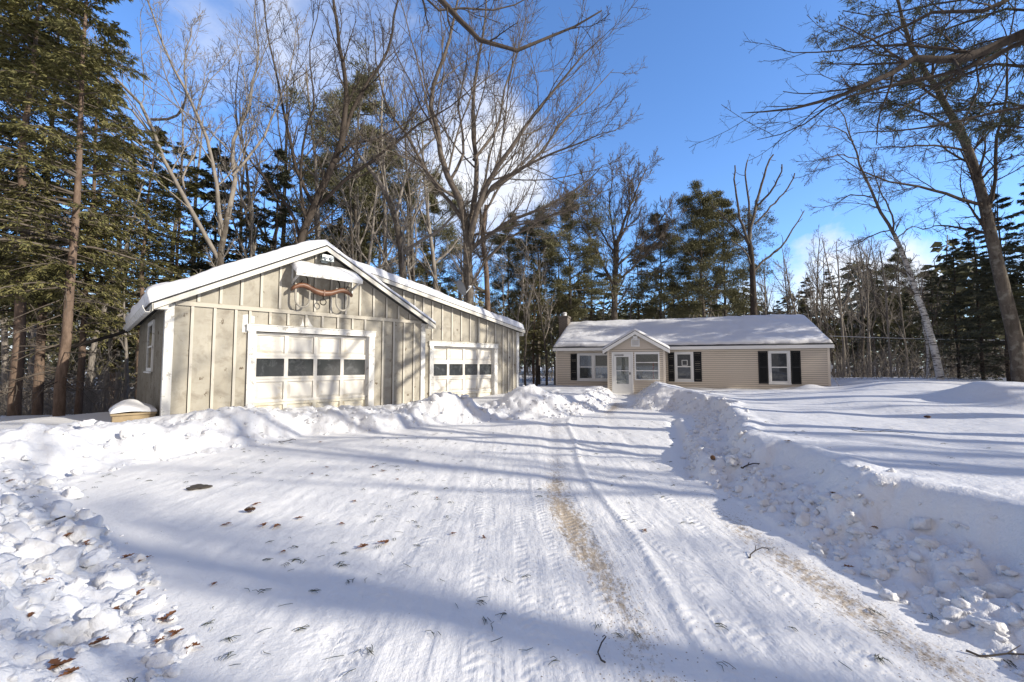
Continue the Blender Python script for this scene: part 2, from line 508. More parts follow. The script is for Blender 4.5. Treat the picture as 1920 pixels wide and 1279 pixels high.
CTRL = np.array([  # x, y, height, ramp width
    (-2.6, 0.0, .42, .9), (-2.6, 1.6, .36, .9), (-3.6, 2.4, .42, 1.2), (-5, 3.4, .5, 1.4), (-7, 4.5, .55, 1.5), (-7.5, 6.5, .42, 1.2), (-6.0, 7.4, .36, 1.0),
    (-5.5, 8.6, .42, .9), (-6.4, 9.0, .40, .9), (-4.4, 10.0, .34, .7), (-3.0, 10.6, .27, .7), (-1.6, 11.8, .30, .7), (-.55, 12.4, .12, .8), (1.2, 14, .42, .9),
    (2.2, 16, .34, .8), (3.4, 20, .32, .8), (3.0, 23, .30, .8), (-9, 8.5, .22, 1.5), (-10, 10, .16, 1.5), (-13, 11, .05, 1.5), (-15, 15, -.5, 2), (-22, 24, -2.6, 2),
    (-40, 50, -5, 2), (-12, 20, -.6, 2), (-6, 26, -.2, 2), (0, 30, -.1, 2),
    (3.6, -3, .45, 1.0), (3.6, 0, .45, 1.0), (3.75, 2, .47, 1.1), (3.6, 3.5, .46, 1.0), (3.5, 5, .45, 1.0), (3.75, 7, .48, .95), (5.0, 10, .52, .9), (5.8, 12, .50, .8), (5.6, 15, .45, .9), (6.4, 19, .42, .8),
    (5.5, 4, .50, 1), (6.5, 7.5, .50, 1), (8, 5, .58, 1), (9, 9, .64, 1), (10, 2, .6, 1), (11, 12, .74, 1), (14, 15, .82, 1), (17, 19, .80, 1), (20, 22, .75, 1), (26, 20, .75, 1), (20, 12, .85, 1),
    (9, 19.5, .22, 1), (12, 19.5, .25, 1), (8, 15, .48, 1), (15, 20.5, .45, 1), (11, 17, .48, 1), (30, 40, .3, 1), (10, 40, .0, 1), (45, 10, 1.2, 1), (15, -10, .7, 1), (-12, -8, .7, 1)])
PILES = [(-1.75, 11.5, .85, .36), (.35, 13.0, .85, .52), (2.6, 17.4, 1.0, .12), (3.9, 20.4, .7, .08),
         (5.5, 15.4, .8, .30), (4.9, 14.6, .6, .16), (6.0, 14.2, .8, .15), (6.2, 17.5, .9, .22), (6.9, 20.0, .8, .25), (13.1, 18.9, .55, .25), (-5.35, 8.5, .75, .18), (-3.5, 9.9, .5, .1), (-6.3, 6.0, .8, .12)]


def height(x, y):
    x = np.asarray(x, float); y = np.asarray(y, float)
    sd = sdf_drive(x, y)
    jag = (fbm(x * 1.1, y * 1.1, 3, 4) - .5) * .55
    left = x < (0.9 + 0.12 * np.maximum(y - 9, 0))
    sd2 = sd + jag * np.clip(sd * 2 + .6, 0, 1)
    wsum = 0; hs = 0; ws = 0
    for cx, cy, h, w in CTRL:
        k = 1.0 / ((x - cx) ** 2 + (y - cy) ** 2 + .15) ** 1.6
        wsum = wsum + k; hs = hs + k * h; ws = ws + k * w
    H = hs / wsum; W = ws / wsum
    t = np.clip(sd2 / W, 0, 1)
    prof = np.where(left, t * t * (3 - 2 * t), np.where(y < 12, .42 * np.clip(t / .62, 0, 1) + .58 * sstep(.58, .92, t + .10 * (fbm(x * 3.1, y * 3.1, 13, 3) - .5)), t ** 1.15))
    z = H * prof
    out = np.clip(sd2 * 3, 0, 1)
    for cx, cy, r, h in PILES:
        d = np.sqrt((x - cx) ** 2 + (y - cy) ** 2) / r
        z = z + h * np.exp(-(d ** 2) * 1.1) * np.clip(sd2 * 1.6, 0, 1)
    # wind drift on the field: rounded back, steep face towards the drive
    u = (x - 10.5) * .94 - (y - 9.4) * .34; v = (x - 10.5) * .34 + (y - 9.4) * .94
    z = z + .46 * np.exp(-(v / 1.1) ** 2) * np.where(u > 0, np.exp(-(u / 2.4) ** 2), np.exp(-(u / .42) ** 2))
    # roughness: thrown-up snow along the drive, soft swells on the field
    plow = np.clip(sd * 3 + .25, 0, 1) * (1 - sstep(1.0, 1.9, sd - np.where(left, .9, 0)))
    far_ = np.clip(np.hypot(x, y) / 14, .25, 1)
    wl = worley(x * 4.2, y * 4.2, 5); wl2 = worley(x * 9.5 + 3, y * 9.5, 9)
    chunk = (.62 - wl) * .07 + (.6 - wl2) * .035 + (fbm(x * 1.6, y * 1.6, 21, 6, .58, True) - .35) * .24 + (fbm(x * 7, y * 7, 25, 4, .6) - .5) * .075 + (fbm(x * 17, y * 17, 27, 2) - .5) * .02
    z = z + chunk * plow * np.where(left, 1.0, .95 * (1 - sstep(.45, .85, sd)) + .16)
    fld = np.clip(sd * 1.5, 0, 1) * (1 - plow)
    z = z + fld * ((fbm(x * .45, y * .45, 31, 3) - .5) * .16 + (fbm(x * 3, y * 3, 41, 3) - .5) * .018)
    # crest lip on the right bank
    z = z + np.where(left, 0, .05) * np.exp(-((sd2 - W * 1.02) / .16) ** 2)
    # packed drive: ruts and churn
    ins = np.clip(-sd * 2, 0, 1)
    cxr = drive_off(y)
    rut = 0
    for o, wd, dp in ((.55, .14, .018), (.98, .05, -.022), (2.0, .13, .012), (-.9, .16, .008), (1.35, .12, .010)):
        rut = rut - dp * np.exp(-((x - cxr - o + .05 * np.sin(y * 1.3)) / wd) ** 2)
    z = z + ins * (rut + (fbm(x * 5.5, y * 1.1, 51, 4, .6) - .5) * .022 + (fbm(x * 11, y * 7, 61, 3, .6) - .5) * .012)
    # narrow tyre groove along the foot of the right bank
    gx = 2.3 + .33 * np.maximum(y - 5.5, 0)
    z = z + np.where((y > 5.5) & (y < 11.5), 1, 0) * (-.07 * np.exp(-((x - gx) / .11) ** 2) + .05 * np.exp(-((x - gx - .22) / .1) ** 2))
    # the step at the porch stays clear
    return z, sd, plow


def drive_off(y):
    return .05 * np.maximum(y - 5, 0) + .022 * np.maximum(y - 7.5, 0) ** 1.8


def hz(x, y):
    return float(height(np.array([float(x)]), np.array([float(y)]))[0][0])


def build_terrain():
    a1 = np.radians(np.linspace(-60, 60, 620)); a2 = np.radians(np.linspace(60, 300, 121)[1:-1])
    ang = np.concatenate([a1, a2]); na = len(ang)
    rad = np.concatenate([0.5 * (22 / 0.5) ** np.linspace(0, 1, 520), 22 * (400 / 22) ** np.linspace(0, 1, 120)[1:]]); nr = len(rad)
    A, Rr = np.meshgrid(ang, rad)
    x = (np.sin(A) * Rr).ravel(); y = (np.cos(A) * Rr).ravel()
    z, sd, plow = height(x, y)
    cxr = drive_off(y)
    dirt = .70 * np.exp(-((x - cxr - .58 - .08 * np.sin(y * .9)) / .20) ** 2) + .46 * np.exp(-((x - cxr - 2.12 - .07 * np.sin(y * 1.3)) / .24) ** 2) + .38 * np.exp(-((x - cxr - .7) / .5) ** 2) + .25 * np.exp(-((x - cxr - 1.95) / .5) ** 2)
    dirt = dirt * (.42 + 1.3 * fbm(x * 1.3, y * .8, 71, 4) ** 1.3) * np.clip(-sd * 6 + .4, 0, 1) * (1 - .45 * sstep(4.5, 9, y))
    dirt = dirt + .75 * np.exp(-((y - 15) / 3.0) ** 2) * np.clip(-sd * 4, 0, 1)
    track = np.clip(-sd * 1.5, 0, 1) * (.25 + .75 * sstep(-1.6, -.3, x - cxr))
    tu = np.full(x.shape, 2.0)
    for fn_, wd in ((cxr + .60, .11), (cxr + 2.1, .12), (cxr + 1.2, .10), (-.15 - .05 * (y - 2), .10), (.5 - .022 * y * y, .11), (1.75 + cxr * .6, .10), (-.75 - .028 * y * y, .11),
                    (-1.3 + .17 * y, .10), (cxr + .12, .11), (-1.0 - .01 * y * y, .10), (.95 + .03 * y, .09), (1.45 - .018 * y * y, .10), (cxr * .8 + .35, .10)):
        q = np.abs(x - fn_ - .02 * np.sin(y * .8)) / wd; tu = np.where(q < 1.15, q, tu)
    V = np.stack([x, y, z], 1)
    V0 = np.array([[0, 0, hz(0, .01)]])
    i = np.arange(nr - 1)[:, None] * na; j = np.arange(na)[None, :]; j2 = (j + 1) % na
    F = np.stack([i + j, i + na + j, i + na + j2, i + j2], -1).reshape(-1, 4)[:, ::-1]
    fs = sd[F].mean(1); fp = plow[F].mean(1)
    cls = np.where(fs < 0, 0, np.where(fp > .12, 1, 2))
    fx = x[F].mean(1)
    for k, (nm, mt) in enumerate((('driveway', 'drive'), ('snow_bank', 'snow'), ('snow_field', 'snow'))):
        f = F[cls == k]
        u, inv = np.unique(f, return_inverse=True)
        o = mesh_np(nm, V[u], [inv.reshape(-1, 4)], M[mt], smooth=True, attrs={'dirt': dirt[u], 'track': track[u], 'tu': tu[u]} if k == 0 else None)
        tag(o, kind='structure')
    cap = MB(); ring = [tuple(V[k]) for k in range(na)]
    b = V0[0]
    for k in range(na): cap.poly([tuple(b), ring[k], ring[(k + 1) % na]])
    # the disc under the tripod belongs to the drive
    dv = bpy.data.objects['driveway']
    o = cap.build('driveway_centre', M['drive'])
    tag(o, kind='structure')


build_terrain()


# loose lumps of thrown-up snow
def ico(sub):
    import bmesh
    bm = bmesh.new(); bmesh.ops.create_icosphere(bm, subdivisions=sub, radius=1.0)
    v = np.array([q.co[:] for q in bm.verts]); f = np.array([[q.index for q in p.verts] for p in bm.faces]); bm.free()
    return v, f


def lumps():
    iv, jf = ico(2)
    iv3, jf3 = ico(3)
    X = []; n = 0
    xs = rng.uniform(-7, 7, 60000); ys = rng.uniform(1.2, 21, 60000)
    z, sd, plow = height(xs, ys)
    left = xs < 0.9
    w = np.where(left, 1.05 * np.exp(-((sd - .45) / .9) ** 2), 1.9 * np.exp(-((sd - .30) / .36) ** 2)) * (sd > -.1)
    w = w * np.where((xs > 2) & (ys > 12), .8, 1)
    dens = 1.0 / np.clip(ys / 4, .5, 4)
    w = w * np.where(left & (ys > 5.2), .35, 1)
    pick = rng.random(60000) < w * dens * .50
    xs, ys, z = xs[pick], ys[pick], z[pick]
    Vs = []; Fs = []; off = 0
    for k in range(len(xs)):
        big = rng.random() < (.08 if xs[k] < 0 else .05)
        s = rng.uniform(.045, .12 if xs[k] < 0 else .09) if big else .010 + .040 * rng.random() ** 2.0
        if ys[k] > 10: s = max(s, .035)
        if np.hypot(xs[k], ys[k]) < 3.6: s = min(s, .075)
        q = iv3 if (s > .022 and ys[k] < 7) else iv; ff = jf3 if (s > .022 and ys[k] < 7) else jf
        r3 = rng.normal(size=(3, 3)); qr, _ = np.linalg.qr(r3)
        p = q.copy()
        # facet: clip by a few random planes
        for _ in range(6):
            nrm = rng.normal(size=3); nrm /= np.linalg.norm(nrm); dd = rng.uniform(.35, .8)
            e = p @ nrm - dd; p = p - np.clip(e, 0, None)[:, None] * nrm * .92
        for fq, am in ((2.5, .11), (5, .09), (11, .075), (23, .06)):
            for _ in range(2):
                w_ = rng.normal(size=3); w_ *= fq / np.linalg.norm(w_); p = p * (1 + am * np.sin(p @ w_ + rng.uniform(0, 6.28)))[:, None]
        p = (p @ qr) * np.array([1.15, 1.0, rng.uniform(.65, 1.0)]) * s
        c, sn = math.cos(k), math.sin(k)
        p = np.stack([p[:, 0] * c - p[:, 1] * sn, p[:, 0] * sn + p[:, 1] * c, p[:, 2]], 1)
        Vs.append(p + np.array([xs[k], ys[k], z[k] + s * .12])); Fs.append(ff + off); off += len(p)
    o = mesh_np('snow_lumps', np.concatenate(Vs), [np.concatenate(Fs)], M['snow'], smooth=False)
    tag(o, kind='stuff')


lumps()


# ---------------------------------------------------------------- litter on the snow
def litter():
    V = []; F = []; off = 0
    def strip(p, ang, L, w, bend, lift):
        nonlocal off
        pts = []
        for t in (0, .5, 1):
            a = ang + bend * (t - .5)
            q = p + np.array([math.cos(a) * L * (t - .5), math.sin(a) * L * (t - .5), lift * (1 - (2 * t - 1) ** 2) + .006])
            nn = np.array([-math.sin(a), math.cos(a), 0]) * w * (.4 if t != .5 else 1)
            pts += [q - nn, q + nn, q + np.array([0, 0, w * 1.2])]
        V.extend(pts)
        for s in (0, 3):
            for a_, b_ in ((0, 1), (1, 2), (2, 0)):
                F.append((off + s + a_, off + s + b_, off + s + 3 + b_, off + s + 3 + a_))
        off += 9
    n = 0
    xs = rng.uniform(-7, 5.5, 9000); ys = 1.5 + 13 * rng.random(9000) ** 1.6
    z, sd, _ = height(xs, ys)
    for x, y, zz, s in zip(xs, ys, z, sd):
        cl = fbm(np.array([x * .9]), np.array([y * .9]), 88, 3)[0]
        pr = .10 * (1 if s < 0 else .65) * max(0, cl - .33) * 5 * (1.5 if x < -1 else .8)
        if s > 1.6: pr *= .5
        if rng.random() > pr: continue
        a = rng.uniform(0, 6.28)
        if rng.random() < .55: strip(np.array([x, y, zz]), a, rng.uniform(.04, .10), .0018, rng.uniform(-1, 1), .005)
        else:
            for q in range(rng.integers(3, 7)):
                strip(np.array([x, y, zz]) + np.array([rng.normal(0, .012), rng.normal(0, .012), 0]), a + rng.normal(0, .35), rng.uniform(.03, .07), .0018, rng.uniform(-.6, .6), .008)
    o = mesh_np('fallen_needles', np.array(V), [np.array(F)], M['needle']); tag(o, kind='stuff')


litter()


def g0(px, py):
    """the ground point seen at a pixel (march along the ray)"""
    p0 = np.array([0, 0, CAMH]); d = at(px, py, 1.0) - p0
    t = np.linspace(1.5, 30, 900)
    P = p0 + d * t[:, None]
    h = height(P[:, 0], P[:, 1])[0]
    k = np.argmax(P[:, 2] < h)
    return P[k, 0], P[k, 1], h[k]


def make_leaf(seed):
    r = np.random.default_rng(seed); m = MB()
    for q in range(3):
        a0 = r.uniform(0, 6.28); c0 = r.normal(0, .035, 2); L = r.uniform(.05, .075); cu = r.uniform(.2, .55)
        ax = np.array([math.cos(a0), math.sin(a0)]); nx = np.array([-ax[1], ax[0]])
        prof = [(.0, .08), (.18, .30), (.3, .2), (.45, .55), (.58, .3), (.72, .5), (.85, .22), (1.0, .05)]
        for (t0, w0), (t1, w1) in zip(prof, prof[1:]):
            for sg in (-1, 1):
                pts = []
                for t, w in ((t0, 0), (t1, 0), (t1, w1), (t0, w0)):
                    xy = c0 + ax * (t - .5) * 2 * L + nx * sg * w * L
                    pts.append((xy[0], xy[1], .012 + cu * .06 * (abs(w) * 1.2) + cu * .09 * (t - .5) ** 2 + q * .008))
                m.poly(pts)
        m.tube([(c0[0] - ax[0] * L, c0[1] - ax[1] * L, .02), (c0[0] - ax[0] * L * 1.5, c0[1] - ax[1] * L * 1.5, .01)], .0018, 4)
    return m


LEAVES = [(600, 830, .8), (585, 890, .7), (610, 878, .7), (745, 900, .6), (820, 935, .6), (905, 1010, .6), (170, 1060, 1.0), (205, 1085, .9), (90, 1100, .9), (260, 1120, .8), (215, 1150, .9), (60, 1180, .9), (185, 1210, .9), (400, 1100, .6), (530, 1040, .6), (1050, 905, .5), (1560, 930, .7), (1640, 1000, .7), (118, 1052, 1.2), (130, 1020, 1.1), (160, 1030, 1.0), (112, 1252, 1.1), (240, 1050, 1.1), (275, 1052, .9), (318, 1165, 1.2), (355, 1222, 1.2), (292, 1142, 1.0),
          (480, 948, 1.0), (493, 990, 1.1), (520, 992, 1.2), (560, 975, .9), (680, 1028, 1.2), (715, 1025, 1.1), (640, 985, .7), (665, 943, .8), (715, 885, .8), (330, 1195, .8), (300, 1210, .8),
          (22, 905, .9), (700, 878, .9), (850, 1005, .7), (430, 985, .9), (1210, 998, .7), (1330, 780, .8), (1480, 830, .8), (1590, 1070, .9), (130, 1268, .9)]
lp = [make_leaf(s).build('fallen_leaf', M['leaf']) for s in (1, 2, 3)]
for i, (px, py, s) in enumerate(LEAVES):
    o = lp[i] if i < 3 else lp[i % 3].copy()
    if i >= 3: C.objects.link(o)
    x, y, z = g0(px, py); o.location = (x, y, z + .004); o.rotation_euler = (0, 0, i * 1.7); o.scale = (s * .5,) * 3
    tag(o, 'curled brown dead oak leaves lying on the snow', 'leaf', 'dead leaves scattered on the snow')


def make_cone():
    m = MB()
    for k in range(70):
        t = k / 70; a = k * 2.399; r = .030 * math.sin(math.pi * (.12 + .86 * t)) ; x = -.05 + .10 * t
        c, s = math.cos(a), math.sin(a)
        n = np.array([0, c, s]); tn = np.array([0, -s, c])
        b = np.array([x, 0, 0]) + n * r * .4; tip = np.array([x + .016, 0, 0]) + n * (r + .006)
        m.poly([b - tn * .004, b + tn * .004, tip + tn * .007, tip - tn * .007]); m.poly([b + np.array([.004, 0, 0]) - tn * .004, tip + tn * .007, tip + np.array([-.004, 0, 0]) - tn * .007])
    m.tube([(-.05, 0, 0), (0, 0, 0), (.05, 0, 0)], [.008, .015, .006], 6)
    return m


CONES = [(467, 962, 'lone pine cone lying on the packed snow in front of the garage'), (1337, 867, 'pine cone in the shaded rut beside the right snow bank'), (1740, 785, 'small pine cone on the sunny snow field below the drift')]
c0 = make_cone().build('pine_cone', M['cone'])
for i, (px, py, lb) in enumerate(CONES):
    o = c0 if i == 0 else c0.copy()
    if i: C.objects.link(o)
    x, y, z = g0(px, py); o.location = (x, y, z + .03); o.rotation_euler = (0, 0, .4 + i); o.scale = (.85,) * 3
    tag(o, lb, 'pine cone', 'pine cones on the snow')


def twig(px, py, L, ang, lb, r=.008, fork=True):
    x, y, z = g0(px, py); m = MB(); c, s = math.cos(ang), math.sin(ang)
    pts = [(c * L * t + .02 * math.sin(9 * t), s * L * t + .03 * math.sin(6 * t + 1), .012 + .02 * math.sin(5 * t) + (0.02)) for t in np.linspace(-.5, .5, 7)]
    m.tube(pts, [r * (1 - .1 * i) for i in range(7)], 5)
    if fork:
        p = np.array(pts[3]); m.tube([p, p + np.array([c * .3 - s * .25, s * .3 + c * .25, .12]) * L * .6], [r * .6, r * .3], 4)
        p = np.array(pts[4]); m.tube([p, p + np.array([c * .4 + s * .3, s * .4 - c * .3, .05]) * L * .5], [r * .5, r * .25], 4)
    o = m.build('twig', M['twig']); o.location = (x, y, z)
    tag(o, lb, 'twig')


twig(1405, 884, .30, .2, 'dark forked twig on the lumps below the right snow bank', .012)
twig(95, 985, .22, .75, 'short thick dark stick stuck in the left snow bank', .012, False)
twig(1330, 738, 1.4, -.1, 'long thin bent twig lying on the striped snow field', .007)
twig(1650, 815, .7, -1.0, 'thin straight twig poking from the sunny field snow', .005)
twig(1420, 1045, .25, .3, 'short twig on the driveway edge by the bank shadow', .006)
twig(540, 830, .35, .1, 'dark twig at the end of the plowed pile before the garage', .008)
twig(1130, 1230, .16, 1.2, 'curled dark twig in the brown tyre stain near the bottom', .005, False)
twig(1900, 1245, .4, -.5, 'long green needle twig on the shaded snow at the bottom right corner', .006)

mm = MB(); pts = []
x, y, z = g0(372, 917)
for k in range(26):
    a = k / 26 * 6.283; rr = 1 + .22 * math.sin(3 * a + 1) + .1 * math.sin(7 * a)
    pts.append((.115 * rr * math.cos(a), .095 * rr * math.sin(a), 0.0))
mm.prism(pts, (0, 0, .012)); o = mm.build('needle_litter', M['soil']); o.location = (x, y, z + .012); tag(o, 'flat dark oval patch of litter on the packed snow left of centre', 'debris')

# ---------------------------------------------------------------- GARAGE (local: x along the front, y inwards, z up)
TH = math.atan2(.70215, .71203)
G = empty('garage', (-7.155, 8.8, 0), TH)
tag(G, 'weathered tan board and batten garage with two white doors and snowy roof', 'garage')
EW, APX, HW, DEP = 2.74, 4.42, 3.11, 6.85
SL = (APX - EW) / HW


def rl(u):  # roof underside over the main front
    return EW + SL * min(u, 2 * HW - u)


def al(u):  # addition roof underside
    return 4.24 - .199 * (u - 3.3)


AV = .40  # the addition stands back this much
ADDR = 10.76
w = MB()
T = .1
# front wall with the door opening
o0, o1, oh = 1.60, 4.45, 2.27
w.prism([(0, 0, -.2), (o0, 0, -.2), (o0, 0, rl(o0)), (0, 0, rl(0))], (0, T, 0))
w.prism([(o0, 0, oh), (o1, 0, oh), (o1, 0, rl(o1)), (HW, 0, rl(HW)), (o0, 0, rl(o0))], (0, T, 0))
w.prism([(o1, 0, -.2), (2 * HW, 0, -.2), (2 * HW, 0, rl(2 * HW)), (o1, 0, rl(o1))], (0, T, 0))
# left side, back, right return
w.box(-.0, T, T, DEP, -.2, EW + .03)
w.box(2 * HW - T, 2 * HW, T, AV + .3, -.2, EW + .02)
w.prism([(T, DEP - T, -.2), (ADDR, DEP - T, -.2), (ADDR, DEP - T, al(ADDR)), (3.3, DEP - T, al(3.3)), (T, DEP - T, EW)], (0, T, 0))
# addition front
p0, p1, ph = 6.80, 9.52, 2.10
a0 = 2 * HW
w.prism([(3.3, AV, 2.4), (a0 + .001, AV, 2.4), (a0 + .001, AV, al(a0)), (3.3, AV, al(3.3))], (0, T, 0))
w.prism([(a0 + .001, AV, -.2), (p0, AV, -.2), (p0, AV, al(p0)), (a0 + .001, AV, al(a0))], (0, T, 0))
w.prism([(p0, AV, ph), (p1, AV, ph), (p1, AV, al(p1)), (p0, AV, al(p0))], (0, T, 0))
w.prism([(p1, AV, -.2), (ADDR, AV, -.2), (ADDR, AV, al(ADDR)), (p1, AV, al(p1))], (0, T, 0))
w.box(ADDR - T, ADDR, AV + T, DEP - T, -.2, al(ADDR) - .01)
# battens, each with a dark strip painting in its joint and shadow line
bt = .028
us = [.42, .83, 1.23, 1.56 - .2]
def batten(u, z0, z1, v, wd=.052):
    w.box(u, u + wd, v - bt, v - .001, z0, z1, 2)
    w.box(u - .013, u - .001, v - .006, v - .001, z0, z1, 1)
for u in (.40, .80, 1.20, 1.48): batten(u, -.2, EW - .03, 0)
for u in (4.82, 5.16, 5.50, 5.84): batten(u, -.2, EW - .03, 0)
for u in (1.90, 2.30, 2.72, 3.12, 3.52, 3.92, 4.28): batten(u, 2.42, EW - .03, 0)
for u in (.16, .50, .90, 1.30, 1.70, 2.10, 2.50, 2.92, 3.33, 3.72, 4.12, 4.52, 4.92, 5.30, 5.68):
    batten(u, EW + .07, rl(u + (.05 if u > HW else 0)) - .02, 0)
for u in (6.42,): batten(u, -.2, al(u) - .03, AV)
for u in np.arange(3.7, 6.2, .40): batten(u, 2.5, al(u) - .03, AV)
for u in np.arange(6.76, 9.6, .395): batten(u, 2.28, al(u) - .03, AV)
for u in (9.92, 10.2, 10.46): batten(u, -.2, al(u) - .03, AV)
# grooves of the left side wall
for v in np.arange(.28, DEP, .2):
    w.box(-.014, -.001, v, v + .045, -.2, EW - .05, 0)
    w.box(-.003, -.001, v - .012, v - .001, -.2, EW - .05, 1)
w.build('wall', [M['ply'], M['gap'], M['batten']], G)
m = MB(); m.box(.02, 6.2, -.034, -.029, EW - .03, EW + .06); m.box(.02, 6.2, -.029, -.0005, EW - .03, EW + .06)
m.v = []; m.f = []; m.m = []; m.box(.125, 6.1, -.042, -.0295, EW - .03, EW + .06)
m.build('belt_board', M['belt'], G)
for u0, u1, v in ((-.03, .12, 0), (2 * HW - .12, 2 * HW + .03, 0), (ADDR - .10, ADDR + .03, AV)):
    m = MB(); m.box(u0, u1, v - .046, v - .0295, -.2, EW - .03 if v == 0 else al(ADDR) - .03); m.box(u0, u1, v - .029, v + .10, -.2, EW - .06 if v == 0 else al(ADDR) - .06)
    m.v = []; m.f = []; m.m = []
    top = EW - .01 if v == 0 else al(ADDR) - .02
    m.box(u0, u1, v - .046, v - .002, -.2, top)
    if u0 < 0: m.box(u0, -.002, v - .001, v + .14, -.2, top)
    if u0 > 5: m.box(u1 - .028, u1, v - .001, v + .14, -.2, top)
    m.build('corner_board', M['trim'], G, bevel=.004)


def garage_door(u0, u1, z1, v, name='garage_door'):
    """four sections of four raised panels, the second from the top glazed"""
    gd = None; m = MB(); hsec = z1 / 4; n = 4; wc = (u1 - u0) / n
    y0 = v + .07
    m.box(u0, u1, y0 + .04, y0 + .06, 0, z1, 0)
    for r in range(4):
        zt = z1 - r * hsec; zb = zt - hsec + .006; mi = 1 if r == 3 else 0
        rail = .06
        m.box(u0, u1, y0, y0 + .039, zb, zb + rail, mi); m.box(u0, u1, y0, y0 + .039, zt - rail, zt, mi)
        for c in range(n + 1):
            cx = u0 + c * wc; x0 = max(u0, cx - .045); x1 = min(u1, cx + .045)
            m.box(x0, x1, y0 + .0005, y0 + .039, zb + rail, zt - rail, mi)
        for c in range(n):
            x0 = u0 + c * wc + .045 + .012; x1 = u0 + (c + 1) * wc - .045 - .012; za, zc = zb + rail + .012, zt - rail - .012
            if r == 1: continue
            # raised field with sloped edges
            e = .055; yb, yt = y0 + .036, y0 + .008
            A = [(x0, yb, za), (x1, yb, za), (x1, yb, zc), (x0, yb, zc)]; B = [(x0 + e, yt, za + e), (x1 - e, yt, za + e), (x1 - e, yt, zc - e), (x0 + e, yt, zc - e)]
            m.poly(B, mi)
            for k in range(4): m.poly([A[k], A[(k + 1) % 4], B[(k + 1) % 4], B[k]], mi)
    gd = m.build(name, [M['gdoor'], M['creamdoor']], G)
    r = 1; zt = z1 - hsec; zb = zt - hsec + .006
    for c in range(n):
        p = MB(); p.box(u0 + c * wc + .046, u0 + (c + 1) * wc - .046, y0 + .022, y0 + .034, zb + .061, zt - .061)
        p.build('window_pane', M['glass'], gd)
    return gd


garage_door(o0 + .04, o1 - .04, 2.22, 0)
garage_door(p0 + .03, p1 - .03, 2.06, AV)


def door_trim(u0, u1, z, v, wd):
    m = MB()
    m.box(u0 - wd, u0 + .03, v - .058, v + .068, -.1, z - .03)
    m.box(u1 - .03, u1 + wd, v - .058, v + .068, -.1, z - .03)
    m.box(u0 - wd - .03, u1 + wd + .02, v - .066, v + .068, z - .03, z + .10)
    m.box(u0 - wd - .04, u1 + wd + .03, v - .085, v - .001, z + .101, z + .125)
    m.box(u0 + .031, u0 + .055, v + .03, v + .066, -.1, z - .031); m.box(u1 - .055, u1 - .031, v + .03, v + .066, -.1, z - .031)
    m.build('door_frame', M['trim'], G)


door_trim(o0, o1, 2.27, 0, .13)
door_trim(p0, p1, 2.10, AV, .12)
# bare primer patches above the big door
for k, pts in enumerate(([(1.36, 2.20), (1.475, 2.20), (1.475, 2.62), (1.36, 2.60)], [(1.535, 2.42), (1.60, 2.42), (1.60, 2.58), (1.535, 2.60)], [(2.60, 2.42), (2.70, 2.42), (2.70, 2.46), (2.66, 2.62), (2.64, 2.48)], [(2.775, 2.42), (2.93, 2.42), (2.86, 2.50), (2.80, 2.62), (2.775, 2.66)])):
    m = MB(); m.prism([(u, -.0015, z) for u, z in pts], (0, -.003, 0)); m.build('primer_patch', M['trim'], G)
# left side window
wn = MB()
v0, v1, z0, z1 = 2.2, 3.35, 1.38, 2.45
wn.box(-.05, -.002, v0 - .09, v0, z0 - .09, z1 + .1); wn.box(-.05, -.002, v1, v1 + .09, z0 - .09, z1 + .1)
wn.box(-.048, -.002, v0, v1, z1, z1 + .098); wn.box(-.048, -.002, v0, v1, z0 - .088, z0); wn.box(-.09, -.051, v0 - .14, v1 + .14, z0 - .13, z0 - .092)
wn.box(-.035, -.015, v0, v1, (z0 + z1) / 2 - .02, (z0 + z1) / 2 + .02)
wo = wn.build('window', M['trim'], G)
p = MB(); p.box(-.030, -.022, v0, v1, z0, (z0 + z1) / 2 - .02); p.box(-.030, -.022, v0, v1, (z0 + z1) / 2 + .02, z1); p.build('window_pane', M['glass'], wo)

# roofs
OH = .27
EVO = .24
ro = MB()
def slab(u0, w0, u1, w1, v0, v1, t, mi=0):
    ro.prism([(u0, v0, w0), (u1, v0, w1), (u1, v0, w1 + t), (u0, v0, w0 + t)], (0, v1 - v0, 0), mi)
RT = .10
slab(-EVO, EW - SL * EVO, HW, APX, -OH + .001, DEP + .2, RT)
slab(HW, APX, 2 * HW + EVO, EW - SL * EVO, -OH + .001, AV + .10, RT)
slab(3.2, al(3.2), ADDR + .16, al(ADDR + .16), AV - .22, DEP + .2, .09)
roof = ro.build('roof', M['shingle'], G)
# rake and fascia boards, box ends
fb = MB()
def rake(u0, w0, u1, w1, v, h, t=.03):
    fb.prism([(u0, v, w0 + .02), (u1, v, w1 + .02), (u1, v, w1 + h), (u0, v, w0 + h)], (0, -t, 0))
rake(-EVO, EW - SL * EVO - .07, HW, APX - .07, -OH, .135); rake(HW, APX - .07, 2 * HW + EVO, EW - SL * EVO - .07, -OH, .135)
rake(3.2, al(3.2) - .06, ADDR + .16, al(ADDR + .16) - .06, AV - .221, .13)
fb.box(-EVO + .0, .0, -OH + .03, -.02, EW - .16, EW - .02); fb.box(2 * HW + .0, 2 * HW + EVO - .03, -OH + .03, -.02, EW - .17, EW - .03)
fb.box(ADDR + .035, ADDR + .14, AV - .19, AV + .05, al(ADDR) - .17, al(ADDR) - .05)
fb.box(-EVO - .02, -EVO + .0, -OH, DEP + .2, EW - SL * EVO - .08, EW - SL * EVO + .07)
fb.build('rake_board', M['rake'], G, bevel=.003)
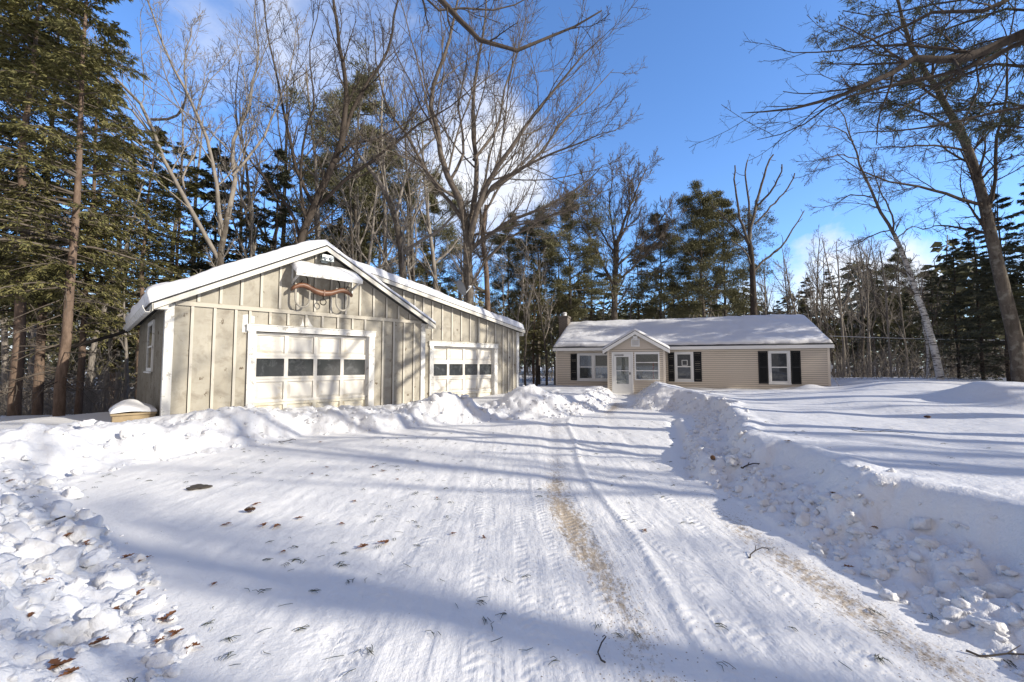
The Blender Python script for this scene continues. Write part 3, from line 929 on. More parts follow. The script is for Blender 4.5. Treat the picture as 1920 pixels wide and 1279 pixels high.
# gutter along the left eave
gt = MB(); gx = -EVO - .025; gz = EW - SL * EVO + .02
prof = [(gx, gz), (gx - .02, gz - .13), (gx - .09, gz - .13), (gx - .14, gz - .03), (gx - .14, gz), (gx - .125, gz), (gx - .125, gz - .03), (gx - .085, gz - .118), (gx - .025, gz - .118), (gx - .008, gz)]
gt.prism([(a, -OH + .05, b) for a, b in prof], (0, DEP + .3, 0))
gt.build('gutter', M['gutter'], G)
dp = MB(); dp.tube([(gx - .08, DEP - .3, gz - .12), (gx - .25, DEP - .1, gz - .22), (gx - 1.2, DEP + .5, gz - .62)], .05, 10); dp.build('drain_pipe', M['iron'], G)


def snow_sheet(name, pts_fn, nu, nv, parent, thick, edge=.16, seed=1, wob=.25, tfn=None):
    """snow lying on a roof: pts_fn(s,t)->(point, normal) for s,t arrays in [0,1], edges rounded"""
    s = np.linspace(0, 1, nu); t = np.linspace(0, 1, nv); S, Tt = np.meshgrid(s, t)
    P, Nn, du, dv = pts_fn(S, Tt)
    e = np.minimum(np.minimum(S, 1 - S) * du, np.minimum(Tt, 1 - Tt) * dv)
    f = np.sqrt(np.clip(1 - (1 - np.clip(e / edge, 0, 1)) ** 2, 0, 1))
    nz = fbm(S * du * 1.2, Tt * dv * 1.2, seed, 4)
    e = e * (.6 + .9 * fbm(S * du * 2.6, Tt * dv * 2.6, seed + 40, 3)); nz = nz + .35 * (fbm(S * du * 4.5, Tt * dv * 4.5, seed + 50, 4) - .5)
    h = thick * (1 - wob + 2 * wob * nz) * f + .004
    if tfn is not None: h = h * tfn(P)
    top = P + Nn * h[..., None]; bot = P + Nn * .002
    V = np.concatenate([top.reshape(-1, 3), bot.reshape(-1, 3)])
    i = np.arange(nv - 1)[:, None] * nu; j = np.arange(nu - 1)[None, :]
    Q = np.stack([i + j, i + j + 1, i + nu + j + 1, i + nu + j], -1).reshape(-1, 4)
    n0 = nu * nv
    ring = list(range(nu)) + [k * nu + nu - 1 for k in range(1, nv)] + [(nv - 1) * nu + k for k in range(nu - 2, -1, -1)] + [k * nu for k in range(nv - 2, 0, -1)]
    ring = np.array(ring); r2 = np.roll(ring, -1)
    side = np.stack([ring + n0, r2 + n0, r2, ring], 1)
    o = mesh_np(name, V, [Q, side, (Q + n0)[:, ::-1]], M['roofsnow'], parent, smooth=True)
    return o


def main_snow(S, Tt):
    u = -EVO - .05 + S * (HW + EVO + .05 + HW + EVO + .02); v = -OH - .02 + Tt * (DEP + .4)
    k = .55  # rounded ridge
    a = np.abs(u - HW); rr = np.where(a < k, (a * a / (2 * k) + k / 2), a)
    z = APX + RT - SL * rr + SL * 0 + .02
    z = np.where(a < k, z, APX + RT - SL * a + .003)
    z = APX + RT + .003 - SL * rr
    s = SL / math.hypot(1, SL); c = 1 / math.hypot(1, SL)
    N = np.stack([np.clip((u - HW) / k, -1, 1) * s, 0 * u, c + 0 * u], -1)
    return np.stack([u, v, z], -1), N, 7.4, DEP + .4


def main_left(S, Tt):
    P, N, a, b = main_snow(S * .5, Tt); return P, N, 99, b


def sheet_main():
    # left slope all the way back, right slope only over the front overhang
    s = np.concatenate([np.linspace(0, .04, 6)[:-1], np.linspace(.04, .52, 60)])
    def fn(S, Tt):
        P, N, du, dv = main_snow(S, Tt); return P, N, du, dv
    return fn


def gable_snow(u0, u1, v0, v1, nu, nv, seed, thick=.21):
    def fn(S, Tt):
        u = u0 + S * (u1 - u0); v = v0 + Tt * (v1 - v0)
        k = .5; a = np.abs(u - HW); rr = np.where(a < k, a * a / (2 * k) + k / 2, a)
        z = APX + RT + .003 - SL * a
        s_ = SL / math.hypot(1, SL); c_ = 1 / math.hypot(1, SL)
        t = np.clip((u - HW) / k, -1, 1)
        N = np.stack([t * s_, 0 * u, c_ + 0 * u], -1)
        return np.stack([u, v, z], -1), N, (u1 - u0) * 1.15, (v1 - v0)
    return snow_sheet('snow_cover', fn, nu, nv, roof, thick, .17, seed, .24, lambda P: .42 + .58 * (1 - sstep(HW - .5, HW + .5, P[..., 0])))


gable_snow(-EVO - .06, 2 * HW + EVO + .01, -OH - .035, AV + .08, 150, 24, 3, .28)
gable_snow(-EVO - .07, HW + .55, AV + .02, DEP + .2, 80, 90, 4, .28)


def add_fn(S, Tt):
    u = 3.2 + S * (ADDR + .18 - 3.2); v = AV - .25 + Tt * (DEP + .2 - AV + .2)
    z = al(u) + .093
    return np.stack([u, v, z], -1), np.stack([0 * u + .19, 0 * u, 0 * u + .98], -1), 7.7, DEP
snow_sheet('snow_cover', add_fn, 110, 80, roof, .25, .15, 6, .3)

# small canopy over the yoke
cn = MB()
cu0, cu1 = 2.34, 3.95
cn.prism([(cu0, -.005, 3.93), (cu0, -.005, 3.97), (cu0, -.50, 3.67), (cu0, -.50, 3.63)], (cu1 - cu0, 0, 0))
cn.box(cu0 - .02, cu1 + .02, -.525, -.501, 3.60, 3.68)
for u in (cu0 + .03, cu1 - .06):
    cn.prism([(u, -.005, 3.45), (u, -.005, 3.52), (u, -.46, 3.645), (u, -.50, 3.60)], (.03, 0, 0)); cn.box(u, u + .03, -.05, -.004, 3.40, 3.92)
canopy = cn.build('canopy', M['trim'], G)


def can_fn(S, Tt):
    u = cu0 - .03 + S * (cu1 - cu0 + .06); v = -.53 + Tt * .52; z = 3.673 + (v + .5) * .606 + .012
    return np.stack([u, v, z], -1), np.stack([0 * u, 0 * u - .45, 0 * u + .89], -1), 1.67, .6
snow_sheet('snow_cover', can_fn, 60, 24, canopy, .10, .14, 9, .5)

# flood light in the peak
fl = MB(); fl.box(3.06, 3.22, -.05, -.002, 4.10, 4.26); fl.box(3.02, 3.30, -.26, -.06, 4.13, 4.27); fl.tube([(3.14, -.05, 4.18), (3.14, -.10, 4.2)], .03, 8); fl.prism([(3.0, -.27, 4.11), (3.32, -.27, 4.11), (3.32, -.10, 4.29), (3.0, -.10, 4.29)], (0, .01, .01))
flo = fl.build('floodlight', M['metal'], G, bevel=.008)
for u in (3.09, 3.23):
    q = MB(); q.tube([(u, -.27, 4.20), (u, -.30, 4.19)], [.04, .055], 12); q.build('lamp', M['lens'], flo, smooth=True)


def GW(u, v, z):
    c, s = math.cos(TH), math.sin(TH)
    return (-7.155 + u * c - v * s, 8.8 + u * s + v * c, z)


# ox yoke hanging under the canopy
Y = empty('ox_yoke', GW(3.08, -.2, 3.3), TH)
tag(Y, 'red brown wooden ox yoke with two pale bows hanging below the garage canopy', 'ox yoke')
ys = MB()
prof = [(-.76, .00, .060), (-.70, .05, .068), (-.60, .105, .072), (-.50, .125, .074), (-.40, .105, .078), (-.30, .055, .085), (-.20, .01, .088), (-.08, -.015, .088), (.05, -.02, .088), (.18, .0, .086), (.30, .05, .08), (.40, .095, .076), (.50, .115, .074), (.60, .095, .07), (.68, .045, .066), (.74, .005, .055)]
b = len(ys.v)
for i, (u, z, h) in enumerate(prof):
    d = .075
    for k in range(10):
        a = 2 * math.pi * k / 10
        ys.v.append((u, d * math.copysign(abs(math.cos(a)) ** .7, math.cos(a)), z + .85 * h * math.copysign(abs(math.sin(a)) ** .7, math.sin(a))))
for i in range(len(prof) - 1):
    for k in range(10):
        k2 = (k + 1) % 10
        ys.f.append([i * 10 + k, i * 10 + k2, (i + 1) * 10 + k2, (i + 1) * 10 + k]); ys.m.append(0)
ys.f.append(list(range(10))[::-1]); ys.m.append(0); ys.f.append([(len(prof) - 1) * 10 + k for k in range(10)]); ys.m.append(0)
ys.build('beam', M['yoke'], Y, smooth=True)
for cxu in (-.50, .50):
    q = MB(); hw = .165
    pts = [(cxu - hw, 0, .26), (cxu - hw, 0, .0)] + [(cxu - hw * math.cos(a), 0, -.22 - .2 * math.sin(a)) for a in np.linspace(0, math.pi, 15)] + [(cxu + hw, 0, .0), (cxu + hw, 0, .24)]
    q.tube(pts, .025, 8); q.build('bow', M['bow'], Y, smooth=True)
q = MB(); q.tube([(0, .0, -.09), (0, 0, -.17)], .018, 8)
q.tube([(.075 * math.sin(a), 0.0, -.245 + .075 * math.cos(a)) for a in np.linspace(0, 2 * math.pi, 21)], .013, 8, cap=False); q.build('ring', M['iron'], Y, smooth=True)
for u in (-.38, .42):
    q = MB(); q.tube([(u, .0, .15), (u, .04, .30), (u, .19, .42)], .012, 6); q.build('hook', M['iron'], Y)
for u in (-.56, .58):
    q = MB(); q.tube([(u, -.02, .16), (u + .04, -.02, .24)], .012, 6); q.build('pin', M['iron'], Y)
q = MB(); q.box(-.022, .022, -.080, .080, -.102, .066); q.build('iron_band', M['yoke'], Y, bevel=.01)

# satellite dish standing on the addition roof
D = empty('satellite_dish', GW(7.95, .5, al(7.95) + .34), TH)
tag(D, 'grey satellite dish on a short mast above the snowy garage addition roof', 'satellite dish')
q = MB(); q.tube([(0, 0, -.26), (0, 0, .33)], .024, 8); q.tube([(.22, .05, .0), (.02, 0, .22)], .014, 6); q.tube([(-.2, .12, .0), (-.01, 0, .22)], .014, 6); q.build('mast', M['iron'], D)
ax = np.array([.80, -.12, .42]); ax /= np.linalg.norm(ax); e1 = np.cross(ax, UP); e1 /= np.linalg.norm(e1); e2 = np.cross(e1, ax)
q = MB(); nr_, nk = 7, 28; cen = np.array([0.02, 0, .46])
for sgn, offs in ((1, 0), (-1, -.012)):
    b = len(q.v)
    for i in range(nr_):
        rr = i / (nr_ - 1)
        for k in range(nk):
            a = 2 * math.pi * k / nk
            q.v.append(tuple(cen + ax * (offs + .09 * rr * rr) + e1 * math.cos(a) * rr * .25 + e2 * math.sin(a) * rr * .29))
    for i in range(nr_ - 1):
        for k in range(nk):
            k2 = (k + 1) % nk; q.f.append([b + i * nk + k, b + i * nk + k2, b + (i + 1) * nk + k2, b + (i + 1) * nk + k]); q.m.append(0)
q.build('reflector', M['dishgrey'], D, smooth=True)
q = MB(); foot = cen - e2 * .27 + ax * .08; tip = cen + ax * .50 - e2 * .10; q.tube([foot, tip], .016, 6); q.build('arm', M['meter'], D)
q = MB(); q.tube([tip - ax * .03, tip - ax * .12], [.035, .05], 10); q.build('receiver', M['meter'], D)

# wooden box beside the left wall
B = empty('wooden_box', GW(-.42, .55, .2), TH)
tag(B, 'small tan wooden step box capped with snow at the left garage wall', 'box')
q = MB(); q.box(-.32, .34, -.25, .55, -.25, .24); q.box(-.35, .36, -.285, .59, .241, .28); q.box(-.30, .32, -.262, -.251, .0, .03); q.build('body', M['boxwood'], B, bevel=.006)


def box_fn(S, Tt):
    u = -.36 + S * .73; v = -.29 + Tt * .89; z = .281 + .16 * np.exp(-((u + .05) / .24) ** 2 - ((v - .15) / .35) ** 2)
    return np.stack([u, v, z], -1), np.stack([0 * u, 0 * u, 0 * u + 1], -1), .73, .89
sc = snow_sheet('snow_cap', box_fn, 40, 40, B, .09, .14, 12, .4)

# ---------------------------------------------------------------- HOUSE (local: x right along the front, y inwards, z up)
HR = R(-20)
H = empty('ranch_house', (2.54, 24.48, -.02), HR)
tag(H, 'low tan clapboard ranch house with black shutters, white entry porch and snowy roof', 'house')
HL, HD, HH, RZ = 13.1, 8.0, 2.36, 4.02


def clap(m, x0, x1, y, z0, z1, nx=0, ny=-1, course=.1016, holes=()):
    """lapped courses on a wall facing -y (or +x when nx=1), skipping the holes (x0,x1,z0,z1)"""
    z = z0
    while z < z1 - .005:
        zt = min(z + course, z1)
        segs = [(x0, x1)]
        for hx0, hx1, hz0, hz1 in holes:
            if zt > hz0 + .02 and z < hz1 - .02:
                ns = []
                for a, b_ in segs:
                    if hx1 <= a or hx0 >= b_: ns.append((a, b_)); continue
                    if hx0 > a: ns.append((a, hx0))
                    if hx1 < b_: ns.append((hx1, b_))
                segs = ns
        for a, b_ in segs:
            if nx == 0:
                m.poly([(a, y - .030, z + .018), (b_, y - .030, z + .018), (b_, y - .014, zt), (a, y - .014, zt)]); m.poly([(a, y - .003, z + .018), (b_, y - .003, z + .018), (b_, y - .030, z + .018), (a, y - .030, z + .018)], 1); m.poly([(a, y - .003, z), (b_, y - .003, z), (b_, y - .003, z + .018), (a, y - .003, z + .018)], 1)
            else:
                m.poly([(y + nx * .030, a, z), (y + nx * .030, b_, z), (y + nx * .002, b_, zt), (y + nx * .002, a, zt)]); m.poly([(y + nx * .002, a, z), (y + nx * .002, b_, z), (y + nx * .030, b_, z), (y + nx * .030, a, z)])
        z = zt


WIN = [(1.22, 3.02, .60, 2.13), (6.34, 7.23, .62, 2.15), (10.61, 11.52, .56, 2.16)]
m = MB()
# body: solid shell behind the clapboards
m.box(0, HL, .10, HD, -.3, HH)
xs = 0
for x0, x1, z0, z1 in [(0, 1.22, 0, 0), (3.02, 6.34, 0, 0), (7.23, 10.61, 0, 0), (11.52, HL, 0, 0)]: m.box(x0, x1, 0, .099, -.3, HH)
for x0, x1, z0, z1 in WIN: m.box(x0, x1, 0, .099, -.3, z0); m.box(x0, x1, 0, .099, z1, HH)
clap(m, 0, HL, 0, -.1, HH, holes=[(a, b_, c, d) for a, b_, c, d in WIN] + [(3.1, 5.86, -1, 3)])
clap(m, 0, HD, HL, -.1, HH, nx=1); clap(m, 0, HD, 0, -.1, HH, nx=-1)
for xe, sg in ((0, -1), (HL, 1)):  # gable ends
    m.prism([(xe - (.0 if sg < 0 else .1), 0, HH), (xe - (.0 if sg < 0 else .1), HD, HH), (xe - (.0 if sg < 0 else .1), HD / 2, RZ)], (.1, 0, 0))
m.build('wall', [M['siding'], M['lap']], H)
for x0, x1 in ((-.03, .07), (HL - .07, HL + .03)):
    m = MB(); m.box(x0, x1, -.035, .07, -.2, HH - .005); m.build('corner_post', M['siding'], H)
# roof
FO, SO = .28, .12
rs = (RZ - HH) / (HD / 2)
m = MB()
zE = HH + .04 - 0
for s0 in (0, 1):
    y0, y1 = (-FO, HD / 2) if s0 == 0 else (HD + FO, HD / 2)
    m.prism([(-SO, y0, HH + .10 - rs * FO), (-SO, y1, RZ + .10), (-SO, y1, RZ + .19), (-SO, y0, HH + .19 - rs * FO)], (HL + 2 * SO, 0, 0))
hroof = m.build('roof', M['shingle'], H)
m = MB()
m.box(-SO, HL + SO, -FO - .025, -FO - .001, HH - .10, HH + .06)   # fascia
m.box(-SO, HL + SO, -FO, -.02, HH - .012, HH + .012)               # soffit
for xe in (-SO - .02, HL + SO):
    for a, b_ in ((-FO, HD / 2), (HD + FO, HD / 2)):
        m.prism([(xe, a, HH - rs * FO), (xe, b_, RZ), (xe, b_, RZ + .15), (xe, a, HH + .15 - rs * FO)], (.02, 0, 0))
m.build('fascia', M['white'], H)


def hs_fn(S, Tt):
    x = -SO - .03 + S * (HL + 2 * SO + .06); y = -FO + .10 + .14 * fbm(x * 1.7, x * 0, 44, 4) + Tt * (HD + 2 * FO - .16)
    k = .5; a = np.abs(y - HD / 2); rr = np.where(a < k, a * a / (2 * k) + k / 2, a)
    z = RZ + .192 - rs * a
    c_ = 1 / math.hypot(1, rs); s_ = rs * c_
    t = np.clip((y - HD / 2) / k, -1, 1)
    return np.stack([x, y, z], -1), np.stack([0 * x, t * s_, c_ + 0 * x], -1), HL, HD + .5
snow_sheet('snow_cover', hs_fn, 200, 110, hroof, .13, .30, 15, .45)


# windows
def house_window(x0, x1, z0, z1, curtain=None, sashes=1):
    f = MB(); t = .085
    f.box(x0 - .01, x0 + t, -.05, .06, z0, z1); f.box(x1 - t, x1 + .01, -.05, .06, z0, z1)
    f.box(x0 + t, x1 - t, -.048, .06, z1 - t, z1); f.box(x0 + t, x1 - t, -.048, .06, z0, z0 + t)
    f.box(x0 - .03, x1 + .03, -.075, -.051, z0 - .03, z0 + .02)
    cols = []
    wd = (x1 - x0 - 2 * t - (sashes - 1) * .12) / sashes
    for k in range(sashes):
        a = x0 + t + k * (wd + .12); cols.append((a, a + wd))
        if k: f.box(a - .12, a, -.049, .06, z0 + t, z1 - t)
    wo = f.build('window', M['white'], H, bevel=.004)
    s = MB(); mid = (z0 + z1) / 2
    for a, b_ in cols:
        s.box(a, a + .045, -.02, .03, z0 + t, z1 - t); s.box(b_ - .045, b_, -.02, .03, z0 + t, z1 - t)
        s.box(a + .045, b_ - .045, -.02, .03, z1 - t - .045, z1 - t); s.box(a + .045, b_ - .045, -.02, .03, z0 + t, z0 + t + .05); s.box(a + .045, b_ - .045, -.025, .03, mid - .025, mid + .025)
    s.build('sash', M['white'], wo)
    for a, b_ in cols:
        p = MB(); p.box(a + .045, b_ - .045, .004, .012, z0 + t + .05, mid - .025); p.box(a + .045, b_ - .045, .000, .008, mid + .025, z1 - t - .045)
        p.build('window_pane', M['hglass'] if curtain is None else M['clear'], wo)
    if curtain:
        c = MB()
        for (a, b_), (ca, cb) in zip(cols, curtain):
            n = 26
            for k in range(n):
                u0_ = a + .045 + (b_ - a - .09) * k / n; u1_ = a + .045 + (b_ - a - .09) * (k + 1) / n
                y0_ = .045 + .012 * math.sin(k * 1.5); y1_ = .045 + .012 * math.sin((k + 1) * 1.5)
                c.poly([(u0_, y0_, ca), (u1_, y1_, ca), (u1_, y1_, cb), (u0_, y0_, cb)])
        c.build('curtain', M['curtain'], wo)
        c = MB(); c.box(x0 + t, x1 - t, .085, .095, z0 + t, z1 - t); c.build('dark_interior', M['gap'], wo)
    return wo


w1 = house_window(*WIN[0], curtain=[(1.30, 2.05), (.72, 1.42)], sashes=2)
w2 = house_window(*WIN[1])
q = MB(); q.box(6.75, 6.98, -.004, -.001, 1.46, 1.72); q.v = []; q.f = []; q.m = []
q.box(6.68, 6.96, -.008, -.002, 1.44, 1.47); q.box(6.68, 6.96, -.008, -.002, 1.70, 1.73); q.box(6.68, 6.71, -.008, -.002, 1.471, 1.699); q.box(6.93, 6.96, -.008, -.002, 1.471, 1.699)
q.build('hanging_frame', M['sign'], w2)
house_window(*WIN[2])
SH = [(.84, 1.20, .62, 2.10), (6.02, 6.32, .62, 2.12), (7.25, 7.62, .62, 2.14), (10.17, 10.58, .56, 2.15), (11.55, 11.95, .56, 2.15)]
for x0, x1, z0, z1 in SH:
    q = MB(); t = .055; y0, y1 = -.055, -.018
    q.box(x0, x0 + t, y0, y1, z0, z1); q.box(x1 - t, x1, y0, y1, z0, z1)
    mid = (z0 + z1) / 2
    for a, b_ in ((z0, z0 + .07), (mid - .035, mid + .035), (z1 - .07, z1)): q.box(x0 + t, x1 - t, y0 + .001, y1, a, b_)
    for a, b_ in ((z0 + .07, mid - .035), (mid + .035, z1 - .07)):
        n = 14
        for k in range(n):
            za = a + (b_ - a) * k / n; zb = a + (b_ - a) * (k + 1) / n
            q.poly([(x0 + t, y0 + .008, za), (x1 - t, y0 + .008, za), (x1 - t, y1 - .006, zb), (x0 + t, y1 - .006, zb)])
    q.build('shutter', M['black'], H)

# entry porch
PX0, PX1, PY = 3.10, 5.86, -1.50
PE, PA = 2.28, 3.10
PMID = (PX0 + PX1) / 2
def prl(x): return PE + (PA - PE) * (1 - abs(x - PMID) / (PMID - PX0))
m = MB()
dx0, dx1, dz1 = 3.30, 4.36, 2.13
wx0, wx1, wz0, wz1 = 4.42, 5.62, .72, 2.13
holes = [(dx0, dx1, -1, dz1), (wx0, wx1, wz0, wz1)]
m.box(PX0, dx0, PY, PY + .1, -.25, dz1); m.box(dx1, wx0, PY, PY + .1, -.25, dz1); m.box(wx0, wx1, PY, PY + .1, -.25, wz0); m.box(wx1, PX1, PY, PY + .1, -.25, dz1)
m.prism([(PX0, PY, dz1), (PX1, PY, dz1), (PX1, PY, PE), (PMID, PY, PA), (PX0, PY, PE)], (0, .1, 0))
clap(m, PX0 + .0, PX1, PY, -.1, PE, holes=holes)
z = PE
while z < PA - .03:
    zt = min(z + .1016, PA - .02); hw0 = (PA - zt) / (PA - PE) * (PMID - PX0)
    m.poly([(PMID - hw0 - .04, PY - .030, z), (PMID + hw0 + .04, PY - .030, z), (PMID + hw0, PY - .002, zt), (PMID - hw0, PY - .002, zt)]); z = zt
m.box(PX0, PX0 + .1, PY + .1, -.02, -.25, PE); m.box(PX1 - .1, PX1, PY + .1, -.02, -.25, .75); m.box(PX1 - .1, PX1, PY + .1, -.02, 2.05, PE); m.box(PX1 - .1, PX1, PY + .1, PY + .35, .75, 2.05); m.box(PX1 - .1, PX1, -.35, -.02, .75, 2.05)
clap(m, PY, -.02, PX1, -.1, PE, nx=1, holes=[(PY + .35, -.35, .75, 2.05)]); clap(m, PY, -.02, PX0, -.1, PE, nx=-1)
m.build('porch_wall', [M['siding'], M['lap']], H)
q = MB(); q.box(PX1 - .06, PX1 + .03, PY + .32, PY + .38, .72, 2.08); q.box(PX1 - .06, PX1 + .03, -.38, -.32, .72, 2.08); q.box(PX1 - .06, PX1 + .03, PY + .381, -.381, 2.02, 2.08); q.box(PX1 - .06, PX1 + .03, PY + .381, -.381, .72, .78)
pw2 = q.build('window', M['white'], H); q = MB(); q.box(PX1 - .03, PX1 - .02, PY + .381, -.381, .78, 2.02); q.build('window_pane', M['hglass'], pw2)
for x0, x1 in ((PX0 - .025, PX0 + .075), (PX1 - .075, PX1 + .025)):
    q = MB(); q.box(x0, x1, PY - .035, PY + .05, -.15, PE - .01); q.build('corner_post', M['siding'], H)
# porch roof: two slopes running back into the main roof
m = MB(); ov = .22; pr = (PA - PE) / (PMID - PX0); yb = 1.6
for sg in (-1, 1):
    xe = PMID + sg * (PMID - PX0 + ov)
    m.prism([(xe, PY - .22, PE - pr * ov + .03), (PMID, PY - .22, PA + .03), (PMID, PY - .22, PA + .11), (xe, PY - .22, PE - pr * ov + .11)], (0, yb - PY, 0))
proof = m.build('porch_roof', M['shingle'], H)
m = MB()
for sg in (-1, 1):
    xe = PMID + sg * (PMID - PX0 + ov)
    m.prism([(xe, PY - .222, PE - pr * ov - .10), (PMID, PY - .222, PA - .10), (PMID, PY - .222, PA + .075), (xe, PY - .222, PE - pr * ov + .075)], (0, -.028, 0))
    m.prism([(xe, PY - .22, PE - pr * ov - .08), (xe + sg * .02, PY - .22, PE - pr * ov - .08), (xe + sg * .02, PY - .22, PE - pr * ov + .07), (xe, PY - .22, PE - pr * ov + .07)], (0, 1.3, 0))
m.build('porch_fascia', M['white'], H)


def ps_fn(S, Tt):
    hw = PMID - PX0 + ov + .01; x = PMID - hw + S * 2 * hw; y = PY - .24 + Tt * (yb - PY)
    a = np.abs(x - PMID); z = PA + .113 - pr * a
    k = .35; t = np.clip((x - PMID) / k, -1, 1); c_ = 1 / math.hypot(1, pr); s_ = pr * c_
    return np.stack([x, y, z], -1), np.stack([t * s_, 0 * x, c_ + 0 * x], -1), 3.4, 3.0
snow_sheet('snow_cover', ps_fn, 80, 50, proof, .10, .12, 18, .35)
# storm door
q = MB(); y0 = PY - .05
q.box(dx0, dx0 + .09, y0, PY + .06, -.12, dz1); q.box(dx1 - .09, dx1, y0, PY + .06, -.12, dz1); q.box(dx0 + .09, dx1 - .09, y0 + .001, PY + .06, dz1 - .09, dz1)
dfr = q.build('door_frame', M['white'], H)
q = MB(); a, b_ = dx0 + .095, dx1 - .095; y0 = PY - .035
q.box(a, a + .13, y0, PY + .01, -.10, dz1 - .095); q.box(b_ - .13, b_, y0, PY + .01, -.10, dz1 - .095)
q.box(a + .13, b_ - .13, y0 + .001, PY + .01, 1.88, dz1 - .095); q.box(a + .13, b_ - .13, y0 + .001, PY + .01, -.10, .52); q.box(a + .13, b_ - .13, y0 + .001, PY + .01, 1.16, 1.20)
dr = q.build('storm_door', M['white'], H, bevel=.004)
q = MB(); q.box(a + .13, b_ - .13, PY - .015, PY - .008, .52, 1.16); q.box(a + .13, b_ - .13, PY - .015, PY - .008, 1.20, 1.88); q.build('window_pane', M['clear'], dr)
q = MB(); q.box(b_ - .09, b_ - .05, y0 - .03, y0 - .001, .98, 1.10); q.box(b_ - .10, b_ - .04, y0 - .05, y0 - .03, 1.03, 1.055); q.build('handle', M['iron'], dr)
q = MB(); q.box(a + .05, a + .50, y0 - .03, y0 - .001, 1.955, 1.985); q.build('door_closer', M['iron'], dr)
q = MB(); q.box(dx0 + .05, dx1 - .05, PY + .13, PY + .17, -.12, dz1 - .02); q.box(dx0 + .2, dx0 + .5, PY + .115, PY + .129, .25, .85); q.box(dx1 - .5, dx1 - .2, PY + .115, PY + .129, .25, .85); q.build('inner_door', M['inner'], H)
# porch window: three lights
q = MB(); y0 = PY - .045; t = .07
q.box(wx0, wx0 + t, y0, PY + .06, wz0, wz1); q.box(wx1 - t, wx1, y0, PY + .06, wz0, wz1); q.box(wx0 + t, wx1 - t, y0 + .001, PY + .06, wz0, wz0 + .05); q.box(wx0 + t, wx1 - t, y0 + .001, PY + .06, wz1 - .12, wz1)
hh = (wz1 - .12 - wz0 - .05) / 3
for k in (1, 2): zz = wz0 + .05 + hh * k; q.box(wx0 + t, wx1 - t, y0 + .002, PY + .06, zz - .02, zz + .02)
pw = q.build('window', M['white'], H)
for k in range(3):
    zz = wz0 + .05 + hh * k; p = MB(); p.box(wx0 + t, wx1 - t, PY, PY + .007, zz + (.02 if k else 0), zz + hh - (.02 if k < 2 else 0)); p.build('window_pane', M['clear'], pw)
# what one sees through the porch glass: inner wall, dark doorway, a shelf and a red strip
q = MB(); q.box(PX0 + .1, PX1 - .1, -.019, -.003, 0, PE); q.build('inner_wall', M['inner'], H)
q = MB(); q.box(4.72, 5.32, PY + .50, PY + .85, .1, 1.18); q.box(4.5, 4.60, PY + .3, PY + .5, .7, 1.3); q.build('porch_shelf', M['gap'], H)
q = MB()
for k in range(9): q.box(5.28 + .01 * math.sin(k), 5.36 + .012 * math.cos(k * 2), PY + .12, PY + .15, .78 + k * .09, .78 + k * .09 + .065)
q.build('red_hanging', M['red'], H)
# gable vent and lamp above
q = MB(); vx0, vx1, vz0, vz1 = 4.27, 4.69, 2.40, 2.80
q.box(vx0, vx0 + .05, PY - .045, PY - .017, vz0, vz1); q.box(vx1 - .05, vx1, PY - .045, PY - .017, vz0, vz1); q.box(vx0 + .05, vx1 - .05, PY - .045, PY - .017, vz0, vz0 + .05); q.box(vx0 + .05, vx1 - .05, PY - .045, PY - .017, vz1 - .05, vz1)
for k in range(7):
    za = vz0 + .05 + k * .0428; q.poly([(vx0 + .05, PY - .04, za), (vx1 - .05, PY - .04, za), (vx1 - .05, PY - .02, za + .04), (vx0 + .05, PY - .02, za + .04)])
q.build('gable_vent', M['white'], H)
q = MB(); q.box(4.36, 4.60, PY - .16, PY - .046, 2.78, 2.92); q.box(4.34, 4.62, PY - .17, PY - .03, 2.921, 2.94); q.build('porch_lamp', M['sign'], H, bevel=.006)
# threshold step
q = MB(); q.box(3.2, 4.5, PY - .40, PY - .0, -.25, -.13); q.box(3.1, 4.6, PY - .75, PY - .41, -.3, -.20); q.build('step', M['cement'], H)
# chimney on the left end, behind
q = MB(); q.box(-.62, -.05, 3.2, 4.1, -.3, 4.55); q.box(-.66, -.01, 3.16, 4.14, 4.551, 4.66)
ch = q.build('chimney', M['brick'], H)
q = MB(); q.tube([(-.33, 3.65, 4.66), (-.33, 3.65, 4.86)], .13, 12); q.tube([(-.33, 3.65, 4.87), (-.33, 3.65, 4.93)], [.17, .10], 12); q.build('flue', M['snow'], ch)
# meter box on the right end
q = MB(); q.box(HL + .02, HL + .16, .25, .55, 1.15, 1.55); q.tube([(HL + .16, .4, 1.38), (HL + .24, .4, 1.38)], .09, 14); q.tube([(HL + .06, .4, 1.15), (HL + .06, .4, .2)], .02, 8); q.tube([(HL + .06, .4, 1.55), (HL + .06, .4, 2.25)], .025, 8)
q.build('meter_box', M['meter'], H)
q = MB(); q.tube([(HL + .1, .35, 1.1), (HL + .25, .2, .8), (HL + .45, .1, .35), (HL + .5, .1, .0)], .015, 6); q.build('cable', M['cable'], H)

# wires coming in from the right
for k, (ya, yb_) in enumerate(((630, 631), (640, 634))):
    a = at(1556, ya, 20.4); b_ = at(2300, yb_ + (0 if k == 0 else -6), 30)
    q = MB(); pts = [a + (b_ - a) * t - UP * (.25 + .15 * k) * 4 * t * (1 - t) for t in np.linspace(0, 1, 24)]
    q.tube(pts, .014 if k == 0 else .008, 6)
    o = q.build('utility_wire', M['cable'] if k == 0 else M['iron'])
    tag(o, ('pale thick utility wire running right from the house past the birch' if k == 0 else 'thin dark wire sagging below the pale one right of the house'), 'wire')

# ---------------------------------------------------------------- TREES
def nrm(v): return v / (np.linalg.norm(v, axis=-1, keepdims=True) + 1e-9)


